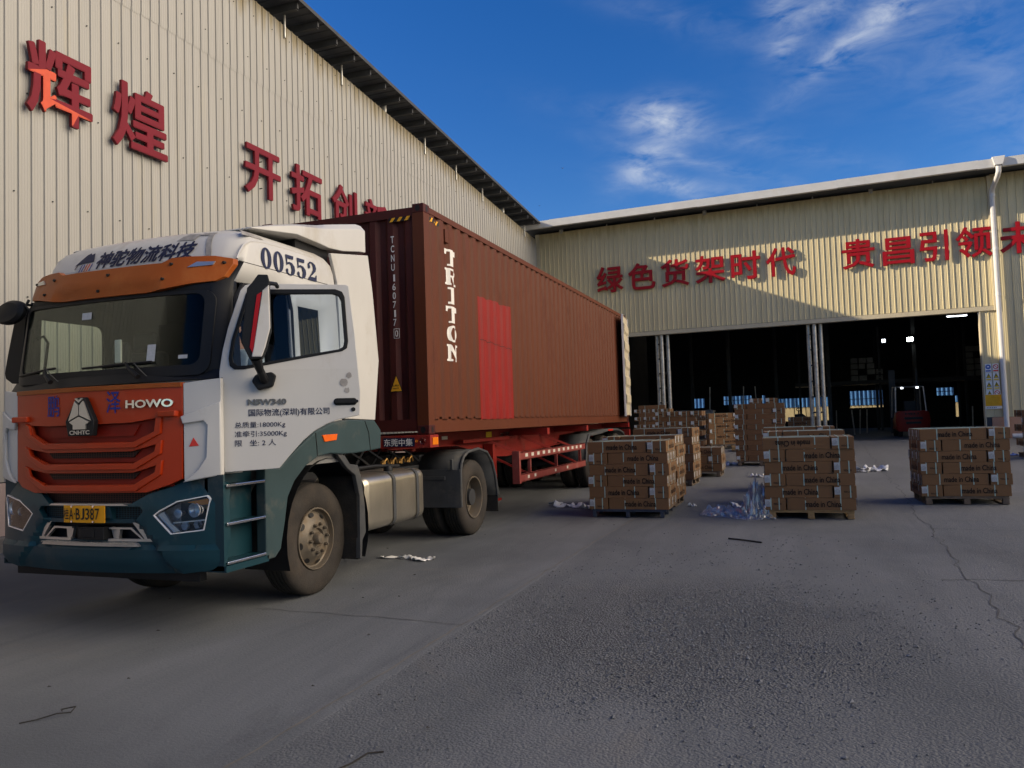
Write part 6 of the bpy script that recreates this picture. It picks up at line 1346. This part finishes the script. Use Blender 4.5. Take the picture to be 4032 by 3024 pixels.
# wrapped goods and grey crates
mat('wrap_film', (.05, .055, .06), .25, 0, .4, 8, bump=.6, bscale=14, spec=.8)
mb = MB(); bm = bmesh.new(); bmesh.ops.create_cube(bm, size=1); bmesh.ops.subdivide_edges(bm, edges=bm.edges[:], cuts=8, use_grid_fill=True); bm.verts.index_update()
mb.add([Vector((-3.7 + q.co.x * 1.5 + .05 * noise.noise(q.co * 5), 30.5 + q.co.y * 1.0, 1.15 + q.co.z * 1.25 + .07 * noise.noise(q.co * 6 + Vector((3, 0, 0))))) for q in bm.verts], [tuple(l.vert.index for l in f.loops) for f in bm.faces]); bm.free()
tag(mb.build('wrapped_load', 'wrap_film', org=(-3.7, 30.5, .45), smooth=60), 'dark load wrapped in crumpled plastic film near the hall entrance', 'wrapped goods')
for i, (x, y, z, w) in enumerate(((-5.1, 25.6, 0, 'lower'), (-5.05, 25.6, .32, 'upper'), (-5.75, 25.5, 0, 'leftmost'))):
    z += ground_z(25.5); o = empty('plastic_crate', (x, y, z), '%s grey plastic crate behind the trailer wheels' % w, 'crate', 'grey crates behind the trailer')
    mb = MB(); mb.prism([(0, 0), (.6, 0), (.6, .4), (0, .4)], lambda a, b: (x + a, y + b, z + .03), thick=.27, dirn=(0, 0, 1), holes=[[(.02, .02), (.58, .02), (.58, .38), (.02, .38)]]); mb.box((x, y, z), (x + .6, y + .4, z + .03)); mb.build('crate_body', 'crate_grey', o)
    mb = MB(); mb.box((x - .015, y - .015, z + .27), (x + .615, y, z + .30)); 
    for k in range(5): mb.box((x + .05 + k * .12, y - .01, z + .04), (x + .065 + k * .12, y, z + .27))
    mb.build('crate_rim', 'crate_grey', o)

# ============================================================ machines in the hall
FX, FY, FZ = 4.55, 37.0, .43
FK = empty('forklift', (FX, FY, FZ), 'red forklift parked in the dark hall, seen from behind', 'forklift')
mb = MB(); prof = [(-.62, .30), (-.55, .22), (.55, .22), (.62, .30), (.66, .70), (.62, 1.02), (.45, 1.08), (-.45, 1.08), (-.62, 1.02), (-.66, .70)]
mb.prism([(FX + a, FZ + b) for a, b in prof], lambda x, z: (x, FY - .9 + .10 * abs((x - FX) / .6) ** 3 + .06 * abs((z - FZ - .7) / .5) ** 2, z), frange(FX - .6, FX + .6, .15), (), .7, (0, 1, 0)); mb.build('counterweight', 'forklift_red', FK, bevel=.03, smooth=30)
mb = MB(); mb.box((FX - .34, FY - .925, FZ + .72), (FX + .34, FY - .9, FZ + .82)); mb.box((FX - .28, FY - .925, FZ + .54), (FX + .28, FY - .9, FZ + .63)); mb.build('vent_slots', 'black_paint', FK)
mb = MB(); text(mb, 'HELI', plane_fn((FX - .3, FY - .925, FZ + .92), (1, 0, 0), (0, 0, 1)), .5, .08, bold=.03); mb.build('lettering', 'black_paint', FK)
mb = MB(); mb.box((FX - .58, FY - .25, FZ + .3), (FX + .58, FY + 1.1, FZ + .75)); mb.build('body', 'forklift_red', FK, bevel=.03)
for sx in (-.6, .56):
    mb = MB(); mb.tube([(FX + sx, FY - .45, FZ + 1.0), (FX + sx * .92, FY - .3, FZ + 2.08), (FX + sx * .92, FY + .8, FZ + 2.12), (FX + sx, FY + 1.1, FZ + .8)], .03, 8); mb.build('guard_frame', 'galvanised', FK, smooth=True)
    mb = MB(); mb.box((FX + sx - .04, FY + 1.2, FZ + .1), (FX + sx * .7 + .04, FY + 1.3, FZ + 2.9)); mb.build('mast_rail', 'dark_steel', FK)
mb = MB(); 
for k in range(6): mb.box((FX - .52, FY - .3 + k * .2, FZ + 2.08), (FX + .5, FY - .25 + k * .2, FZ + 2.12))
mb.build('overhead_guard', 'dark_steel', FK)
mb = MB(); mb.box((FX - .25, FY - .1, FZ + .95), (FX + .25, FY + .35, FZ + 1.05)); mb.box((FX - .24, FY - .15, FZ + 1.05), (FX + .24, FY - .05, FZ + 1.5)); mb.build('seat', 'black_plastic', FK, bevel=.03)
for x, y, r_ in ((-.55, -.45, .27), (.42, -.45, .27), (-.58, .9, .33), (.44, .9, .33)):
    mb = MB(); mb.lathe((FX + x, FY + y, FZ + r_), [(0, r_ * .5), (0, r_ * .95), (.03, r_), (.13, r_), (.16, r_ * .95), (.16, r_ * .5)], 24, 0); mb.build('tyre', 'rubber', FK, smooth=40)
for x in (-.36, .22):
    mb = MB(); mb.box((FX + x, FY - .42, FZ + 2.02), (FX + x + .09, FY - .38, FZ + 2.08)); mb.build('work_lamp', 'tube_glow', FK)
# small lift truck silhouette with a ring handle on the stack behind the column
JX, JY, JZ = .1, 36.3, 1.30
J = empty('hand_pallet_truck', (JX, JY, .43), 'dark hand lift truck with a looped handle before the bright rear door', 'pallet truck')
mb = MB(); mb.box((JX - .18, JY - .1, .5), (JX + .18, JY + .3, JZ + .22)); mb.box((JX - .3, JY - .1, JZ - .1), (JX + .3, JY + .2, JZ + .10)); mb.prism([(JX + .17, JZ + .0), (JX + .36, JZ + .05), (JX + .17, JZ + .22)], lambda x, z: (x, JY, z), thick=.2); mb.build('pump_body', 'black_plastic', J, bevel=.02)
mb = MB(); mb.cyl((JX, JY, JZ + .2), (JX, JY, JZ + .36), .03); mb.tube([(JX + .09 * math.cos(t), JY, JZ + .42 + .06 * math.sin(t)) for t in [i * math.pi / 8 for i in range(17)]], .016, 6); mb.cyl((JX, JY, JZ + .36), (JX, JY, JZ + .62), .012); mb.build('handle', 'black_plastic', J, smooth=True)
# vertical stock leaning in the hall
rnd = random.Random(2)
for i in range(9):
    x = (-4.2, -2.6, -1.9, 2.6, 2.9, 3.3, 7.6, 8.6, 1.9)[i]; y = 41 + (i % 3); mb = MB(); mb.cyl((x, y, .43), (x + rnd.uniform(-.1, .1), y, .43 + (2.6 if i < 3 else 1.2)), .03, 8)
    tag(mb.build('steel_post', 'galvanised', org=(x, y, .43), smooth=True), 'thin upright steel post in the dark hall, %s from the left' % ordw[[0, 1, 2, 4, 5, 6, 7, 8, 3][i]], 'post', 'upright posts in the hall')

# ============================================================ litter
def ribbon(name, pts, w, label, mt='foam_white', amp=.05, cat='foam strip', seed=0, group='pale packing scraps on the ground'):
    mb = MB(); P = []
    for a, b in zip(pts[:-1], pts[1:]):
        for i in range(10): t = i / 10; P.append(Vector((a[0] * (1 - t) + b[0] * t, a[1] * (1 - t) + b[1] * t, 0)))
    P.append(Vector((*pts[-1], 0))); vs = []; n = len(P)
    for i, p in enumerate(P):
        d = (P[min(i + 1, n - 1)] - P[max(i - 1, 0)]).normalized(); nr = Vector((-d.y, d.x, 0)); tw = noise.noise((i * .22, seed, 1)) * 2.6; ww = w * (.7 + .6 * abs(noise.noise((i * .3, seed, 5))))
        c = p + nr * noise.noise((i * .15, seed, 9)) * amp * 2; zc = ground_z(c.y) + .012 + abs(noise.noise((i * .25, seed, 3))) * amp
        for k in (-1, 0, 1): vs.append(c + nr * k * ww / 2 * math.cos(tw) + Vector((0, 0, max(.006 + ground_z(c.y), zc + k * ww / 2 * math.sin(tw)))))
    mb.add(vs, [(3 * i + k, 3 * i + k + 1, 3 * i + k + 4, 3 * i + k + 3) for i in range(n - 1) for k in (0, 1)])
    o = mb.build(name, mt, org=(pts[0][0], pts[0][1], 0), smooth=True); sd = o.modifiers.new('s', 'SOLIDIFY'); sd.thickness = .003; return tag(o, label, cat, group)
ribbon('foam_strip', [(-4.86, 8.52), (-4.6, 8.42), (-4.42, 8.50)], .07, 'thin crumpled pale strip beside the fuel tank', seed=1)
ribbon('foam_strip', [(-4.42, 8.44), (-4.25, 8.36), (-4.12, 8.46)], .11, 'broader white scrap at the end of the strip by the fuel tank', seed=2)
ribbon('foam_strip', [(-4.40, 14.0), (-4.1, 13.7), (-3.85, 13.75), (-3.6, 13.45), (-3.42, 13.42)], .16, 'long curled white foam strip left of the dark blue pallet', amp=.09, seed=3)
ribbon('foam_strip', [(-1.85, 13.9), (-1.70, 13.85)], .10, 'tiny white scrap at the right foot of the dark blue pallet stack', seed=4)
ribbon('foam_strip', [(-1.10, 18.9), (-.95, 19.05), (-.78, 18.9)], .18, 'flat bluish white scrap left of the light wooden pallet stack', seed=5)
ribbon('foam_strip', [(-1.85, 22.0), (-1.7, 22.5), (-1.45, 22.6)], .22, 'white crumpled paper at the foot of the tall leaning stack', amp=.09, seed=6)
ribbon('foam_strip', [(.85, 20.3), (1.4, 20.6), (1.75, 20.9), (1.95, 20.3), (1.5, 19.9), (1.0, 19.9)], .20, 'long looped white foam strip right of the light wooden pallet stack', amp=.08, seed=7)
ribbon('foam_strip', [(-1.12, 14.0), (-.85, 13.6)], .16, 'white scrap poking out behind the plastic film heap', amp=.08, seed=8)
mat('blue_film', (.06, .14, .42), .4, 0, .3, 6)
ribbon('blue_sheet', [(5.1, 24.3), (5.35, 24.2), (5.6, 24.3)], .3, 'crumpled blue plastic sheet at the right edge stack', 'blue_film', .09, 'plastic sheet', 9)
# clear film heap
def filmmat():
    M = bpy.data.materials.new('clear_film'); M.use_nodes = True; t = M.node_tree; t.nodes.clear(); L = t.links.new
    o = t.nodes.new('ShaderNodeOutputMaterial'); tr = t.nodes.new('ShaderNodeBsdfTransparent'); d = t.nodes.new('ShaderNodeBsdfTranslucent'); d.inputs[0].default_value = (.62, .64, .70, 1); df = t.nodes.new('ShaderNodeBsdfDiffuse'); df.inputs[0].default_value = (.55, .57, .64, 1)
    g = t.nodes.new('ShaderNodeBsdfGlossy'); g.inputs['Roughness'].default_value = .12; a = t.nodes.new('ShaderNodeMixShader'); a.inputs[0].default_value = .5; L(d.outputs[0], a.inputs[1]); L(df.outputs[0], a.inputs[2])
    b = t.nodes.new('ShaderNodeMixShader'); b.inputs[0].default_value = .35; L(a.outputs[0], b.inputs[1]); L(g.outputs[0], b.inputs[2]); c = t.nodes.new('ShaderNodeMixShader'); c.inputs[0].default_value = .50; L(tr.outputs[0], c.inputs[1]); L(b.outputs[0], c.inputs[2]); L(c.outputs[0], o.inputs[0]); MT['clear_film'] = M
filmmat()
def film(name, c, rx, ry, hfn, seed, label):
    mb = MB(); n = 60; vs = []
    for j in range(n):
        for i in range(n):
            u, v = i / (n - 1) * 2 - 1, j / (n - 1) * 2 - 1; rr_ = 1 + .35 * noise.noise((u * 2, v * 2, seed)); x = c[0] + u * rx * rr_ * (1 - .25 * v * v); y = c[1] + v * ry * rr_ * (1 - .25 * u * u)
            p = Vector((u * 3.2, v * 3.2, seed)); cr_ = abs(noise.noise(p * 1.6)) + .5 * abs(noise.noise(p * 3.2)) + .18 * abs(noise.noise(p * 7))
            e = max(0, 1 - max(abs(u), abs(v)) ** 3); vs.append((x + .03 * noise.noise(p * 4), y + .03 * noise.noise(p * 4 + Vector((9, 0, 0))), .006 + ground_z(y) + e * hfn(x, y) * (.12 + 1.9 * cr_)))
    mb.add(vs, [(j * n + i, j * n + i + 1, (j + 1) * n + i + 1, (j + 1) * n + i) for j in range(n - 1) for i in range(n - 1)])
    return tag(mb.build(name, 'clear_film', org=(c[0], c[1], 0), smooth=25), label, 'plastic film', 'clear plastic film beside the light wooden pallet')
film('plastic_film', (-1.12, 12.95), .42, .30, lambda x, y: .10, 3, 'flat bluish clear plastic film on the ground')
film('plastic_film', (-.70, 12.78), .36, .34, lambda x, y: .34 * math.exp(-((x + .60) / .24) ** 4 - ((y - 12.8) / .28) ** 4) + .04, 8, 'tall crumpled heap of clear plastic film against the stack')
def rod(name, pts, r_, label, cat='stick'):
    mb = MB(); mb.tube([(x, y, z + ground_z(y)) for x, y, z in pts], r_, 6); return tag(mb.build(name, 'wire_dark', org=(pts[0][0], pts[0][1], 0), smooth=True), label, cat)
rod('flat_bar', [(-.90, 10.5, .012), (-.7, 10.38, .014), (-.48, 10.24, .010)], .011, 'thin black strip lying on the concrete before the middle stack')
rod('wire_scrap', [(-4.20, 3.24, .006), (-4.14, 3.30, .010), (-4.06, 3.36, .03), (-4.02, 3.42, .02), (-4.05, 3.48, .03), (-4.12, 3.44, .02), (-4.04, 3.38, .04)], .0035, 'tangled dark wire scrap on the smooth slab at lower left', 'wire')
rod('twig', [(-2.12, 3.22, .004), (-2.08, 3.3, .008), (-2.06, 3.42, .01), (-2.0, 3.47, .004)], .004, 'short bent twig on the worn slab near the bottom', 'twig')
mb = MB(); rnd = random.Random(8)
for i in range(60):
    x, y = rnd.uniform(-6, 3), rnd.uniform(2.6, 12); r_ = rnd.uniform(.006, .016); mb.add([(x, y, .008), (x + r_ * 2, y + r_ * .6, .012), (x + r_ * 1.5, y + r_ * 1.5, .006), (x + r_ * .2, y + r_, .014)], [(0, 1, 2, 3)])
tag(mb.build('leaf_debris', 'wire_dark'), 'scattered dark crumbs and dead leaf bits on the concrete', 'debris', kind='stuff')
# distant birds in the sky
for i, (px, py, s_) in enumerate(((2215, 662, 7), (2124, 810, 5))):
    d = (FW * 3068 + RT * (px - 2016) - UP * (py - 1512)).normalized(); c = Vector((0, 0, 1.62)) + d * 120; w = s_ / 3068 * 120; mb = MB()
    mb.add([c - RT * w + UP * w * .25, c - UP * w * .1, c + RT * w + UP * w * .3, c + UP * w * .12], [(0, 1, 3), (1, 2, 3)]); mb.tube([c - FW * w * .5 + RT * w * .3, c, c + FW * w * .5 - UP * w * .2], w * .1, 5)
    tag(mb.build('bird', 'black_paint', org=c), ['upper', 'lower'][i] + ' tiny bird flying above the roof corner', 'bird', 'birds in the sky')
bpy.data.objects.remove(_to); bpy.data.curves.remove(_tc)
bpy.context.view_layer.update()
